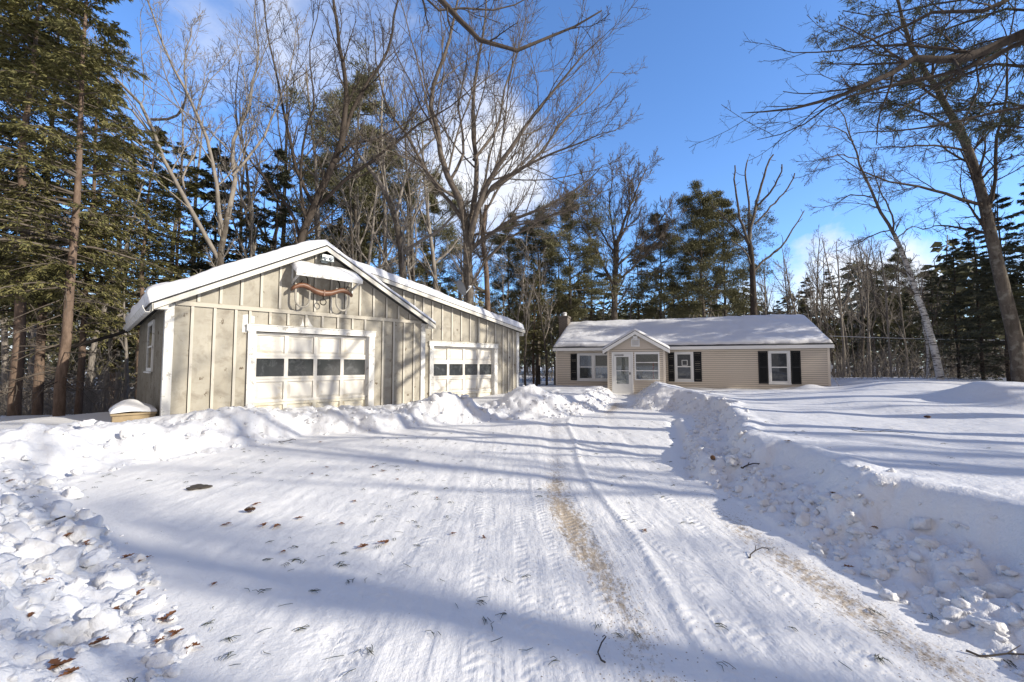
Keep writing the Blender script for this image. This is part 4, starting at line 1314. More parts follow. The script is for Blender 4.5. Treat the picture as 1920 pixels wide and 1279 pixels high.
def tubes(P, Rd, S):
    """batch of tubes: P (N,K,3), Rd (N,K) -> verts, quads"""
    N, K, _ = P.shape
    Tg = np.gradient(P, axis=1); Tg = nrm(Tg)
    d = nrm(P[:, -1] - P[:, 0]); ref = np.where(np.abs(d[:, 2:3]) < .8, np.array([[0, 0, 1.]]), np.array([[1., 0, 0]]))
    u = nrm(np.cross(d, ref))[:, None, :]; u = nrm(u - Tg * (u * Tg).sum(-1, keepdims=True)); v = np.cross(Tg, u)
    a = np.arange(S) * 2 * math.pi / S
    V = P[:, :, None, :] + Rd[:, :, None, None] * (np.cos(a)[None, None, :, None] * u[:, :, None, :] + np.sin(a)[None, None, :, None] * v[:, :, None, :])
    idx = np.arange(N * K * S).reshape(N, K, S)
    A = idx[:, :-1, :]; B = idx[:, 1:, :]
    F = np.stack([A, np.roll(A, -1, 2), np.roll(B, -1, 2), B], -1).reshape(-1, 4)
    return V.reshape(-1, 3), F


def joinparts(parts):
    V = []; F = []; o = 0
    for v, f in parts:
        V.append(v); F.append(f + o); o += len(v)
    return np.concatenate(V), np.concatenate(F)


def grow(P, Rd, m, t0, t1, ang, lr, rr, K, wob, up, r, prof=lambda t: 1 - .55 * t, rmin=.004, angj=12, flat=0.0):
    N, K0, _ = P.shape
    L = np.linalg.norm(np.diff(P, axis=1), axis=-1).sum(1)
    t = (np.arange(m)[None, :] + r.random((N, m))) / m * (t1 - t0) + t0
    ix = np.clip(t * (K0 - 1), 0, K0 - 1.001); i0 = ix.astype(int); fr = (ix - i0)[..., None]
    n = np.arange(N)[:, None]
    p = P[n, i0] * (1 - fr) + P[n, i0 + 1] * fr; tg = nrm(P[n, i0 + 1] - P[n, i0])
    rad = Rd[n, i0] * (1 - fr[..., 0]) + Rd[n, i0 + 1] * fr[..., 0]
    ref = np.where(np.abs(tg[..., 2:3]) < .9, np.array([0, 0, 1.]), np.array([1., 0, 0]))
    u = nrm(np.cross(tg, ref)); v = np.cross(u, tg)
    phi = np.arange(m)[None, :] * 2.399 + r.uniform(0, 6.28, (N, 1)) + r.normal(0, .4, (N, m))
    if flat > 0: phi = np.where(np.cos(phi) > 0, 0, math.pi) + r.normal(0, 1 - flat, (N, m))
    a = np.radians(ang + r.normal(0, angj, (N, m)))
    d = np.cos(a)[..., None] * tg + np.sin(a)[..., None] * (np.cos(phi)[..., None] * u + np.sin(phi)[..., None] * v)
    ln = L[:, None] * lr * prof(t) * r.uniform(.65, 1.3, (N, m))
    p = p.reshape(-1, 3); d = d.reshape(-1, 3); ln = ln.reshape(-1); rad = np.maximum(np.minimum(rad.reshape(-1) * rr, ln * .03 + .003), rmin)
    n2 = len(p); Q = np.zeros((n2, K, 3)); Q[:, 0] = p
    for k in range(1, K):
        d = nrm(d + r.normal(0, wob, d.shape) + np.array([0, 0, up]))
        Q[:, k] = Q[:, k - 1] + d * (ln / (K - 1))[:, None]
    Rn = rad[:, None] * np.linspace(1, .35, K)[None, :]
    return Q, np.maximum(Rn, rmin * .75)


def resample(pts, K):
    pts = np.array(pts, float); s = np.concatenate([[0], np.cumsum(np.linalg.norm(np.diff(pts, axis=0), axis=1))]); s /= s[-1]
    # smooth (Catmull-Rom) interpolation
    out = []
    for t in np.linspace(0, 1, K):
        i = min(np.searchsorted(s, t, 'right') - 1, len(pts) - 2); f = (t - s[i]) / (s[i + 1] - s[i] + 1e-9)
        p0 = pts[max(i - 1, 0)]; p1 = pts[i]; p2 = pts[i + 1]; p3 = pts[min(i + 2, len(pts) - 1)]
        out.append(.5 * ((2 * p1) + (-p0 + p2) * f + (2 * p0 - 5 * p1 + 4 * p2 - p3) * f * f + (-p0 + 3 * p1 - 3 * p2 + p3) * f ** 3))
    return np.array(out)


def hero(name, label, cat, Y, trunk, limbs, seed, rt, mt='bark', mc='twigs', dens=1.0, twl=1.0, rmin=.0075, levels=3, dead=False, yjit=1.6, up=.08, group=None):
    """a bare tree whose trunk and main limbs follow the photograph; finer wood grows from them"""
    r = np.random.default_rng(seed)
    tp = [at(x, y, Y) for x, y in trunk]
    g = hz(tp[0][0], tp[0][1]) if Y < 40 else 0
    tp[0][2] = min(tp[0][2], g - .2)
    base = np.array([tp[0][0], tp[0][1], 0])
    root = empty(name, tuple(base)); tag(root, label, cat, group)
    K = 16
    TP = resample(tp, K) - base; TR = np.linspace(rt[0], rt[1], K); TR[0] *= 1.25
    LP = []; LR = []
    for li, (r0, r1, yo, pts) in enumerate(limbs):
        n = len(pts); q = [at(x, y, Y + yo * (k / (n - 1)) ** .9) - base for k, (x, y) in enumerate(pts)]
        q = resample(q, 12); q[1:-1] += r.normal(0, .03, (10, 3))
        LP.append(q); LR.append(np.linspace(r0, r1, 12))
    parts_t = [tubes(TP[None], TR[None], 10)]
    V, F = joinparts(parts_t)
    mesh_np('trunk', V, [F], M[mt], root, smooth=True)
    parts = []
    if LP:
        LP = np.array(LP); LR = np.array(LR); parts.append(tubes(LP, LR, 7))
        P0 = np.concatenate([LP, resample(TP[6:], 12)[None]]); R0 = np.concatenate([LR, np.linspace(TR[6], TR[-1], 12)[None]])
    else:
        P0 = resample(TP[6:], 12)[None]; R0 = np.linspace(TR[6], TR[-1], 12)[None]
    if dead:
        P1, R1 = grow(P0, R0, 5, .2, .98, 42, .16, .6, 4, .22, .12, r, rmin=.02); parts.append(tubes(P1, R1, 5))
    else:
        m1 = max(3, int(11 * dens))
        P1, R1 = grow(P0, R0, m1, .14, 1.0, 35, .50 * twl, .40, 9, .085, up, r, rmin=rmin * 1.8, prof=lambda t: 1.1 - .6 * t); parts.append(tubes(P1, R1, 5))
        P2, R2 = grow(P1, R1, max(4, int(9 * dens)), .12, 1.0, 36, .46, .55, 6, .11, up, r, rmin=rmin * 1.25); parts.append(tubes(P2, R2, 4))
        if levels > 2:
            P3, R3 = grow(P2, R2, max(3, int(7 * dens)), .1, 1.0, 38, .52, .65, 4, .13, up, r, rmin=rmin); parts.append(tubes(P3, R3, 3))
    V, F = joinparts(parts)
    mesh_np('crown', V, [F], M[mc], root, smooth=True)
    return root


hero('oak_tree', 'large wide spreading bare oak with twin stems rising behind the garage addition', 'tree', 20,
     [(880, 640), (879, 560), (877, 500), (876, 440), (872, 405)], [
         (.17, .03, -1, [(873, 415), (862, 380), (845, 345), (832, 300), (815, 235), (808, 180), (830, 110), (855, 20), (870, -60)]),
         (.16, .02, -2, [(882, 470), (892, 400), (925, 330), (965, 270), (1000, 215), (1040, 170), (1085, 115), (1130, 70)]),
         (.15, .03, 2.5, [(878, 450), (890, 380), (893, 300), (885, 220), (895, 130), (910, 30), (915, -50)]),
         (.11, .015, -1.5, [(882, 470), (930, 430), (985, 402), (1030, 385), (1085, 350), (1130, 310)]),
         (.11, .02, 1.5, [(872, 420), (850, 385), (805, 335), (770, 265), (728, 205), (708, 130), (700, 40)]),
         (.10, .012, -2, [(895, 395), (930, 345), (990, 310), (1045, 285), (1100, 262), (1155, 245)]),
         (.10, .015, 2.5, [(905, 365), (960, 330), (1010, 290), (1060, 225), (1105, 180), (1150, 130)]),
         (.08, .012, -3, [(860, 375), (825, 350), (790, 310), (745, 290), (700, 275)]),
         (.07, .012, -2.5, [(880, 445), (940, 430), (1000, 415), (1050, 400), (1100, 385)]),
         (.08, .012, 3, [(888, 300), (930, 240), (950, 160), (975, 80), (990, 10)]),
         (.08, .012, 2, [(843, 340), (870, 280), (860, 200), (875, 120), (880, 40)]),
     ], 3, (.30, .19), dens=1.0, twl=.95)
hero('red_maple', 'ruddy slim bare tree just right of the big twin oak', 'tree', 22.5,
     [(918, 640), (914, 560), (911, 500), (905, 440), (912, 385)], [
         (.09, .02, 1, [(907, 440), (900, 380), (915, 310), (930, 240), (925, 160)]),
         (.09, .015, -1, [(911, 490), (945, 455), (985, 430), (1030, 405), (1075, 390)]),
         (.07, .015, 2, [(911, 395), (940, 345), (985, 300), (1025, 250), (1060, 200)])], 5, (.19, .10), mt='barkred', twl=.8, dens=.8)
hero('maple_tree', 'bare forked tree with a crooked left limb behind the left garage slope', 'tree', 18,
     [(414, 640), (414, 540), (413, 480), (420, 440), (427, 400)], [
         (.10, .022, -2, [(412, 490), (388, 440), (352, 380), (320, 325), (292, 275), (279, 222), (240, 170), (180, 110), (130, 40), (100, -40)]),
         (.09, .022, -1.5, [(420, 440), (405, 350), (385, 245), (345, 165), (310, 90), (272, 0), (255, -60)]),
         (.11, .02, 1.5, [(426, 410), (440, 340), (436, 262), (465, 200), (482, 110), (478, 20)]),
         (.06, .015, -1, [(284, 224), (318, 224), (338, 208), (350, 180), (346, 110), (360, 50)]),
         (.05, .010, -2.5, [(287, 260), (250, 210), (200, 185), (140, 110), (60, 60), (-20, 30)]),
         (.05, .010, -2.5, [(300, 300), (230, 250), (150, 200), (70, 150), (-20, 120)]),
         (.035, .006, -3, [(330, 345), (240, 300), (150, 262), (60, 225), (-40, 185)]),
         (.035, .006, -3.5, [(300, 290), (220, 205), (120, 135), (30, 70), (-40, 35)]),
         (.03, .006, -3, [(322, 330), (250, 268), (140, 190), (40, 115), (-30, 80)]),
         (.03, .006, -2.5, [(283, 240), (215, 150), (140, 60), (90, -20)]),
         (.05, .010, 2.0, [(350, 380), (345, 330), (370, 280), (372, 200), (400, 120)]),
         (.06, .012, 2.5, [(436, 330), (480, 280), (520, 200), (545, 120), (560, 40)])], 8, (.21, .11), mt='bark', mc='barkpale', twl=.75, dens=.95)
hero('maple_tree', 'dark leaning bare tree with fanning limbs above the garage peak', 'tree', 19,
     [(556, 560), (563, 460), (578, 415), (598, 365), (622, 315), (640, 265)], [
         (.13, .04, -1, [(640, 268), (647, 200), (645, 130), (632, 60), (622, -20), (618, -70)]),
         (.09, .02, 1.5, [(590, 390), (560, 330), (541, 250), (520, 150), (500, 60), (490, -30)]),
         (.10, .025, 1, [(640, 275), (662, 205), (700, 140), (732, 80), (745, 0), (750, -60)]),
         (.09, .015, -2, [(600, 385), (640, 345), (700, 300), (770, 245), (850, 195), (900, 150)]),
         (.08, .015, 2.5, [(563, 445), (545, 395), (500, 340), (460, 285), (440, 205), (450, 110)]),
         (.07, .012, -2, [(575, 425), (560, 300), (590, 200), (580, 100), (600, 0)]),
         (.06, .012, 2.5, [(625, 310), (665, 270), (720, 255), (780, 215), (830, 150)])], 13, (.24, .13), mt='barkdark', mc='barkdark', twl=.7, dens=.95)
hero('maple_tree', 'pale bare tree with a long right reaching limb above the addition roof', 'tree', 22,
     [(760, 620), (756, 540), (752, 470), (743, 415), (725, 365)], [
         (.12, .02, 1, [(725, 368), (705, 330), (680, 300), (655, 262), (635, 220), (600, 180)]),
         (.10, .015, -2, [(754, 478), (795, 448), (830, 425), (865, 390), (900, 365), (950, 345)]),
         (.09, .015, 1.5, [(742, 410), (760, 335), (790, 280), (835, 245), (870, 180)]),
         (.07, .012, -1, [(730, 380), (720, 300), (740, 230), (735, 150)])], 17, (.25, .14), mc='barkpale', twl=.75, dens=.9)
hero('oak_tree', 'rounded bare tree standing alone behind the ranch house roof', 'tree', 32,
     [(1152, 660), (1152, 600), (1153, 540), (1155, 490), (1157, 450)], [
         (.13, .03, 0, [(1157, 455), (1168, 420), (1185, 380), (1205, 330), (1215, 310)]),
         (.10, .02, -1.5, [(1153, 540), (1130, 495), (1112, 455), (1090, 420), (1072, 370)]),
         (.10, .02, 1, [(1155, 490), (1150, 440), (1143, 385), (1150, 325)]),
         (.10, .02, 1.5, [(1156, 500), (1195, 465), (1228, 432), (1255, 385)]),
         (.09, .02, -2, [(1153, 530), (1180, 508), (1215, 470), (1240, 440), (1262, 410)]),
         (.08, .02, 2, [(1156, 480), (1130, 440), (1105, 390), (1095, 340)]),
         (.08, .02, -1, [(1157, 460), (1178, 410), (1180, 350), (1175, 320)])], 21, (.30, .16), twl=.80, dens=1.3, rmin=.011)
hero('dead_tree', 'dead bare tree with blunt broken limbs behind the right half of the house', 'tree', 29,
     [(1415, 660), (1414, 600), (1412, 540), (1409, 480), (1404, 450)], [
         (.12, .05, 0, [(1404, 455), (1412, 410), (1424, 360), (1440, 310), (1450, 290)]),
         (.10, .04, -1, [(1405, 460), (1390, 415), (1379, 365), (1378, 310)]),
         (.09, .03, 1, [(1412, 510), (1440, 482), (1470, 455), (1490, 425), (1508, 395)]),
         (.09, .04, 1, [(1403, 450), (1404, 390), (1398, 320), (1402, 300)]),
         (.08, .04, -1, [(1420, 385), (1440, 365), (1458, 338), (1466, 308)]),
         (.08, .035, 1.5, [(1406, 460), (1380, 430), (1350, 400), (1335, 385)]),
         (.07, .04, 0, [(1415, 420), (1445, 390), (1480, 350), (1490, 325)]),
         (.07, .03, -1.5, [(1410, 500), (1395, 470), (1370, 450)])], 23, (.28, .15), mt='barkdark', mc='bark', dead=True)
hero('birch_tree', 'white barked birch leaning left beyond the snowy field', 'tree', 21,
     [(1768, 735), (1755, 670), (1738, 605), (1715, 540), (1694, 480), (1676, 438)], [
         (.075, .02, 0, [(1676, 440), (1652, 395), (1630, 345), (1610, 300), (1597, 260), (1583, 222), (1570, 200)]),
         (.05, .012, -1, [(1678, 445), (1668, 395), (1645, 345), (1630, 300)]),
         (.035, .01, 1, [(1672, 430), (1640, 440), (1600, 460), (1570, 470)]),
         (.035, .01, 1.5, [(1640, 370), (1600, 365), (1560, 385), (1520, 390)]),
         (.03, .008, -1.5, [(1610, 300), (1575, 290), (1545, 300), (1515, 330)]),
         (.03, .008, 1.5, [(1680, 450), (1710, 425), (1740, 430), (1765, 400)]),
         (.03, .008, -1.5, [(1600, 265), (1570, 240), (1530, 235), (1505, 245)]),
         (.025, .008, 1, [(1625, 335), (1660, 330), (1690, 350)])], 27, (.165, .085), mt='birch', mc='twigs', twl=.6, dens=.85, rmin=.005, up=-.03)
hero('ash_tree', 'tall lichen speckled tree at the right edge leaning over the field', 'tree', 17,
     [(1916, 750), (1908, 660), (1893, 590), (1876, 520), (1858, 440), (1842, 370), (1822, 300), (1795, 232)], [
         (.13, .03, -.5, [(1797, 240), (1765, 180), (1735, 130), (1705, 75), (1685, 10), (1670, -50)]),
         (.07, .012, -1.5, [(1845, 385), (1785, 368), (1720, 350), (1650, 335), (1600, 310), (1570, 290)]),
         (.07, .02, .5, [(1850, 405), (1868, 335), (1868, 265), (1885, 190), (1890, 100), (1905, 0)]),
         (.05, .010, -1, [(1815, 285), (1760, 272), (1700, 275), (1640, 278)]),
         (.05, .010, 1, [(1800, 250), (1740, 215), (1680, 195), (1620, 190), (1570, 182)]),
         (.05, .010, -1.5, [(1770, 190), (1720, 160), (1660, 150), (1600, 165)]),
         (.05, .010, 1, [(1745, 145), (1760, 80), (1790, 10), (1800, -40)]),
         (.05, .010, -1, [(1820, 295), (1860, 240), (1910, 215), (1960, 170)]),
         (.05, .010, 1.5, [(1800, 240), (1850, 200), (1890, 130), (1930, 80)]),
         (.05, .010, 1.5, [(1735, 130), (1690, 110), (1640, 100), (1590, 60)]),
         (.05, .010, -1.5, [(1835, 340), (1880, 300), (1930, 290)])], 31, (.25, .13), mt='bark', mc='barkdark', twl=.65, dens=1.0, rmin=.006, up=-.02)
hero('sapling', 'thin pale bare sapling between the house corner and the leaning birch', 'tree', 24,
     [(1674, 730), (1668, 660), (1664, 600), (1660, 540), (1650, 470)], [(.03, .01, 0, [(1664, 600), (1640, 560), (1630, 500)]), (.03, .01, 1, [(1662, 560), (1680, 510), (1690, 450)])], 35, (.055, .03), mt='barkpale', twl=.5, dens=.6)
hero('sapling', 'white barked short sapling stump close beside the leaning birch base', 'tree', 23.5,
     [(1738, 725), (1740, 660), (1730, 600), (1728, 520)], [(.03, .008, 0, [(1735, 640), (1755, 590), (1760, 530)])], 36, (.07, .03), mt='birch', twl=.5, dens=.6)


# --- generic bare trees (prototypes)
def bare_proto(seed, h, mt, mc, spread=.42, ntop=9, rmin=.009, dens=1.0):
    r = np.random.default_rng(seed)
    K = 14; P = np.zeros((K, 3)); d = np.array([r.normal(0, .05), r.normal(0, .05), 1.])
    for k in range(1, K):
        d = nrm(d + np.array([r.normal(0, .05), r.normal(0, .05), .06])); P[k] = P[k - 1] + d * (h / (K - 1))
    P[0, 2] = -.5
    Rd = np.linspace(h * .0125, h * .0015, K) + .01
    tv = tubes(P[None], Rd[None], 9)
    P1, R1 = grow(P[None], Rd[None], ntop, .32, .97, 38, spread, .62, 9, .10, .09, r, prof=lambda t: 1.25 - .95 * t, rmin=rmin * 2.2)
    P2, R2 = grow(P1, R1, int(7 * dens), .15, 1, 40, .42, .58, 6, .13, .06, r, rmin=rmin * 1.4)
    P3, R3 = grow(P2, R2, int(6 * dens), .12, 1, 42, .45, .62, 4, .16, .05, r, rmin=rmin)
    P4, R4 = grow(P3, R3, 3, .2, 1, 40, .5, .7, 3, .15, .05, r, rmin=rmin * .8)
    return (tv, joinparts([tubes(P1, R1, 6), tubes(P2, R2, 4), tubes(P3, R3, 3), tubes(P4, R4, 3)]), mt, mc, h)


def leaf_cards(P, D, L, W, r, tilt=.5):
    """small two-faced leaf-sized sprigs at P along D"""
    n = len(P); D = nrm(D)
    rf = r.normal(0, tilt, (n, 3)) + np.array([0, 0, 1.]); s = nrm(np.cross(D, rf)) * (W * r.uniform(.6, 1.3, n))[:, None]
    e = D * (L * r.uniform(.6, 1.35, n))[:, None]
    dn = np.array([0, 0, -1.]) * (.18 * L)
    V = np.stack([P, P + e * .45 + s, P + e + dn * r.random((n, 1)), P + e * .45 - s], 1).reshape(-1, 3)
    F = np.arange(n * 4).reshape(n, 4)
    return V, F


def conifer_proto(seed, h, kind):
    r = np.random.default_rng(seed)
    K = 12; P = np.zeros((K, 3)); P[:, 2] = np.linspace(-.5, h, K); P[1:, :2] += np.cumsum(r.normal(0, .05, (K - 1, 2)), 0)
    rb = h * (.0095 if kind != 'pine' else .010)
    Rd = np.linspace(rb, .015, K); trunk = [tubes(P[None], Rd[None], 10)]
    if kind == 'hemlock': cb, R0, nb, droop, mt = .24, h * .21, int(h * 7.5), -.10, 'barkred'
    elif kind == 'fir': cb, R0, nb, droop, mt = .06, h * .20, int(h * 8.5), -.06, 'barkdark'
    else: cb, R0, nb, droop, mt = .36, h * .185, int(h * 2.9), .03, 'bark'
    t = np.sort(r.random(nb)); z = h * (cb + (1 - cb) * t * .985)
    if kind == 'pine':
        prof = np.clip(np.sin(math.pi * (.20 + .76 * t)), .12, 1) * r.uniform(.35, 1.3, nb)
    else:
        prof = (1 - t) ** .8 * r.uniform(.55, 1.2, nb) + .05
        low = t < .12; prof = np.where(low, prof * r.uniform(.3, 1, nb), prof)
    ln = R0 * prof; az = r.uniform(0, 6.283, nb) if kind != 'pine' else np.floor(np.arange(nb) / 4) * .7 + (np.arange(nb) % 4) * 1.57 + r.normal(0, .35, nb)
    if kind == 'pine': z = h * (cb + (1 - cb) * (np.floor(np.arange(nb) / 4) * 4 / nb)) + r.normal(0, .12, nb)
    el = r.normal(.12 if kind != 'pine' else .2, .15, nb) + .35 * t
    d = np.stack([np.cos(az) * np.cos(el), np.sin(az) * np.cos(el), np.sin(el)], 1)
    K1 = 7; B = np.zeros((nb, K1, 3)); B[:, 0] = np.stack([np.interp(z, P[:, 2], P[:, 0]), np.interp(z, P[:, 2], P[:, 1]), z], 1)
    for k in range(1, K1):
        d = nrm(d + np.array([0, 0, droop]) + r.normal(0, .07, d.shape)); B[:, k] = B[:, k - 1] + d * (ln / (K1 - 1))[:, None]
    BR = np.maximum(ln[:, None] * .014, .010) * np.linspace(1, .3, K1)[None]
    wood = [tubes(B, BR, 4)]
    # dead lower twigs
    nd_ = int(h * 2.2); zd = r.uniform(.06, cb + .1, nd_) * h; ad = r.uniform(0, 6.28, nd_); dd = np.stack([np.cos(ad), np.sin(ad), r.normal(-.1, .2, nd_)], 1)
    DB = np.zeros((nd_, 5, 3)); DB[:, 0] = np.stack([0 * zd, 0 * zd, zd], 1); q = dd
    for k in range(1, 5):
        q = nrm(q + r.normal(0, .12, q.shape) + np.array([0, 0, -.05])); DB[:, k] = DB[:, k - 1] + q * (r.uniform(.15, .45, nd_))[:, None]
    DR = np.linspace(.018, .006, 5)[None].repeat(nd_, 0); wood.append(tubes(DB, DR, 3))
    D2, DR2 = grow(DB, DR, 4, .3, 1, 45, .4, .5, 3, .15, 0, r, rmin=.005); wood.append(tubes(D2, DR2, 3))
    if kind == 'pine':
        S, SR = grow(B, BR, 10, .38, 1, 40, .34, .6, 4, .10, .06, r, prof=lambda t: 1 - .3 * t, rmin=.007); wood.append(tubes(S, SR, 3))
        S2, SR2 = grow(S, SR, 3, .4, 1, 40, .5, .6, 3, .12, .10, r, rmin=.006)
        ends = np.concatenate([S[:, -1], S2[:, -1], B[:, -1]]); dirs = np.concatenate([S[:, -1] - S[:, -2], S2[:, -1] - S2[:, -2], B[:, -1] - B[:, -2]])
        m = 24; n = len(ends); pp = np.repeat(ends, m, 0) + r.normal(0, 1, (n * m, 3)) * np.array([.19, .19, .08]); dr = nrm(np.repeat(nrm(dirs), m, 0) + r.normal(0, .55, (n * m, 3)) + np.array([0, 0, .25]))
        leaf = leaf_cards(pp, dr, .23, .020, r, 1.2)
    else:
        S, SR = grow(B, BR, 11, .14, 1, 52, .36, .5, 4, .08, -.05, r, prof=lambda t: 1.15 - .75 * t, rmin=.006, flat=.72); wood.append(tubes(S, SR, 3))
        Lp, Ld = [], []
        for Q, m in ((S, 24), (B, 30)):
            n = len(Q); tt = r.random((n, m)) * .92 + .08; ix = np.clip(tt * (Q.shape[1] - 1), 0, Q.shape[1] - 1.001); i0 = ix.astype(int); fr = (ix - i0)[..., None]; nn = np.arange(n)[:, None]
            Lp.append((Q[nn, i0] * (1 - fr) + Q[nn, i0 + 1] * fr).reshape(-1, 3)); tg = nrm(Q[nn, i0 + 1] - Q[nn, i0]).reshape(-1, 3)
            sd_ = nrm(np.cross(tg, UP)) * r.choice([-1, 1], len(tg))[:, None]
            Ld.append(tg * .7 + sd_ * r.uniform(.2, 1.0, (len(tg), 1)) + r.normal(0, .18, tg.shape) + np.array([0, 0, -.12]))
        Lp = np.concatenate(Lp); Ld = np.concatenate(Ld)
        keep = r.random(len(Lp)) < np.where(np.hypot(Lp[:, 0], Lp[:, 1]) < .25, .3, 1)
        leaf = leaf_cards(Lp[keep] + r.normal(0, .02, (keep.sum(), 3)), Ld[keep], (.15 if kind == 'hemlock' else .16), (.022 if kind == 'hemlock' else .026), r, .5)
    return (joinparts(trunk), joinparts(wood), leaf, mt, {'hemlock': 'hemlock', 'fir': 'darkfir', 'pine': 'pine'}[kind], h)


PROTO = {}


def proto_meshes(key, make):
    if key in PROTO: return PROTO[key]
    d = make(); hid = []
    if len(d) == 5:
        tv, cv, mt, mc, h = d
        a = mesh_np('trunk', tv[0], [tv[1]], M[mt], smooth=True); b = mesh_np('crown', cv[0], [cv[1]], M[mc], smooth=True)
    else:
        tv, wv, lv, mt, mc, h = d
        a = mesh_np('trunk', tv[0], [tv[1]], M[mt], smooth=True)
        V = np.concatenate([wv[0], lv[0]]); b = mesh_np('crown', V, [wv[1], lv[1] + len(wv[0])], [M['twigs'], M[mc]], midx=np.concatenate([np.zeros(len(wv[1])), np.ones(len(lv[1]))]))
    PROTO[key] = (a.data, b.data, h)
    bpy.data.objects.remove(a); bpy.data.objects.remove(b)
    return PROTO[key]


def MK(key):
    k, s = key
    if k == 'bare': return proto_meshes(key, lambda: bare_proto(100 + s, 13, 'bark', 'barkpale', .40, 9 + s % 3))
    if k == 'slim': return proto_meshes(key, lambda: bare_proto(200 + s, 12, 'barkpale', 'barkpale', .22, 8, .008, .8))
    return proto_meshes(key, lambda: conifer_proto(300 + s * 7 + len(k), {'hemlock': 15, 'fir': 11, 'pine': 17}[k], k))


NAMES = {'hemlock': ('hemlock_tree', 'tree'), 'fir': ('fir_tree', 'tree'), 'pine': ('pine_tree', 'tree'), 'bare': ('bare_tree', 'tree'), 'slim': ('sapling', 'tree')}


def plant(kind, var, X, Yy, h, label, group=None, rz=None, wide=1.0, tilt=(0, 0), z=None):
    tm, cm, h0 = MK((kind, var)); nm, cat = NAMES[kind]
    zz = hz(X, Yy) if z is None else z
    o = empty(nm, (X, Yy, zz - .05), rng.uniform(0, 6.28) if rz is None else rz)
    s = h / h0; o.scale = (s * wide, s * wide, s); o.rotation_euler[0] = tilt[0]; o.rotation_euler[1] = tilt[1]
    for n_, d_ in (('trunk', tm), ('crown', cm)):
        c = bpy.data.objects.new(n_, d_); C.objects.link(c); c.parent = o
    tag(o, label, cat, group)
    return o


def pl(kind, var, px, Yy, top, label, group=None, wide=1.0, rz=None, tilt=(0, 0)):
    X = (px - 960) / FPX * Yy; h = (684 - top) / FPX * Yy + CAMH - hz(X, Yy)
    return plant(kind, var, X, Yy, h, label, group, rz, wide, tilt)


# conifers at the left edge
pl('hemlock', 0, 35, 12.8, -190, 'big hemlock with a lit reddish trunk, first tall trunk from the left edge', wide=1.05)
pl('hemlock', 1, 78, 14.6, -60, 'shaded dark hemlock trunk set back between two lit left hemlocks')
pl('hemlock', 2, 118, 11.9, -210, 'big hemlock with thick brown trunk leaning slightly, nearest the garage gutter', wide=.95, tilt=(0, .03))
pl('hemlock', 1, 152, 15.0, 40, 'slim hemlock trunk in the gap just right of the thick brown one', wide=.85)
pl('hemlock', 0, -60, 13.5, -150, 'dark hemlock cut by the left picture edge')
pl('hemlock', 2, 205, 23, 190, 'hemlock with layered boughs far behind the wooden box', wide=1.05)
pl('hemlock', 0, 262, 21, 215, 'hemlock spreading over the garage gutter end', wide=1.1)
pl('hemlock', 1, 330, 24, 255, 'dark hemlock behind the crooked limbed tree', wide=1.1)
pl('fir', 0, 385, 27, 235, 'narrow dark fir behind the left garage roof slope')
pl('fir', 1, 505, 25, 262, 'dark green fir with a pointed top left of the garage peak', wide=1.0)
pl('hemlock', 2, 455, 29, 330, 'low dark hemlock between the forked tree and the pointed fir')
pl('pine', 0, 662, 30, 130, 'tall white pine towering behind the dark leaning tree', wide=1.0)
pl('pine', 1, 705, 34, 250, 'pine with open boughs right of the tall white pine')
pl('pine', 2, 612, 36, 290, 'thin crowned pine behind the garage peak')
pl('hemlock', 0, 640, 30, 400, 'small dark hemlock behind the right snowy garage slope')
pl('pine', 0, 812, 36, 330, 'pine standing in front of the white cloud behind the twin oak', wide=.9)
pl('hemlock', 1, 800, 33, 455, 'low hemlock behind the satellite dish')
pl('pine', 2, 955, 36, 405, 'slender pine right of the ruddy slim tree')
pl('pine', 1, 1010, 33, 400, 'shaggy pine left of the brick chimney', wide=1.1)
pl('pine', 0, 1070, 31, 368, 'broad pine behind the left end of the house roof', wide=1.15)
pl('hemlock', 0, 1000, 29, 480, 'dark hemlock between the garage addition and the chimney')
pl('hemlock', 2, 1110, 36, 430, 'dark hemlock behind the rounded bare tree', wide=1.1)
pl('pine', 2, 1240, 34, 405, 'pine with flat shelves of boughs behind the middle of the roof', wide=1.15)
pl('hemlock', 1, 1200, 37, 450, 'pointed hemlock right of the rounded bare tree')
pl('pine', 1, 1322, 32, 352, 'tall dense topped pine, left one of the lit pair behind the house', wide=1.05)
pl('pine', 0, 1362, 33.5, 360, 'tall dense topped pine beside the dead tree, right one of the lit pair', wide=1.0)
pl('hemlock', 2, 1290, 38, 470, 'dark hemlock below the lit pine pair')
pl('hemlock', 0, 1395, 37, 500, 'dark hemlock behind the dead tree trunk')
pl('fir', 0, 1518, 36, 512, 'dark fir just beyond the right end of the house roof', wide=1.0)
pl('fir', 1, 1460, 40, 560, 'low fir behind the right roof ridge end')
pl('hemlock', 1, 1560, 37, 500, 'loose hemlock among the bare trees right of the house corner', wide=1.1)
pl('pine', 2, 1688, 38, 470, 'thin pine between the leaning birch and the pale sapling', wide=1.0)
# dark evergreens on the right
for px, Yy, top, lb, wd in ((1795, 24, 440, 'dark fir directly right of the birch base', 1.0), (1842, 22, 405, 'dark fir left of the lichen speckled trunk', 1.05), (1890, 19.5, 335, 'tall dark fir behind the lichen speckled trunk', 1.0),
                            (1950, 18, 290, 'tall dark fir cut by the right picture edge', 1.0), (1755, 28, 500, 'dark fir behind the birch trunk', 1.05), (1712, 31, 540, 'mid sized fir left of the birch trunk', 1.0),
                            (1660, 34, 600, 'low fir behind the pale sapling right of the house', 1.1), (1608, 33, 610, 'low fir near the right house corner', 1.1), (1870, 27, 470, 'fir filling the gap between the two tall right firs', 1.1)):
    pl('fir', int(px) % 2, px, Yy, top, lb, wide=wd)
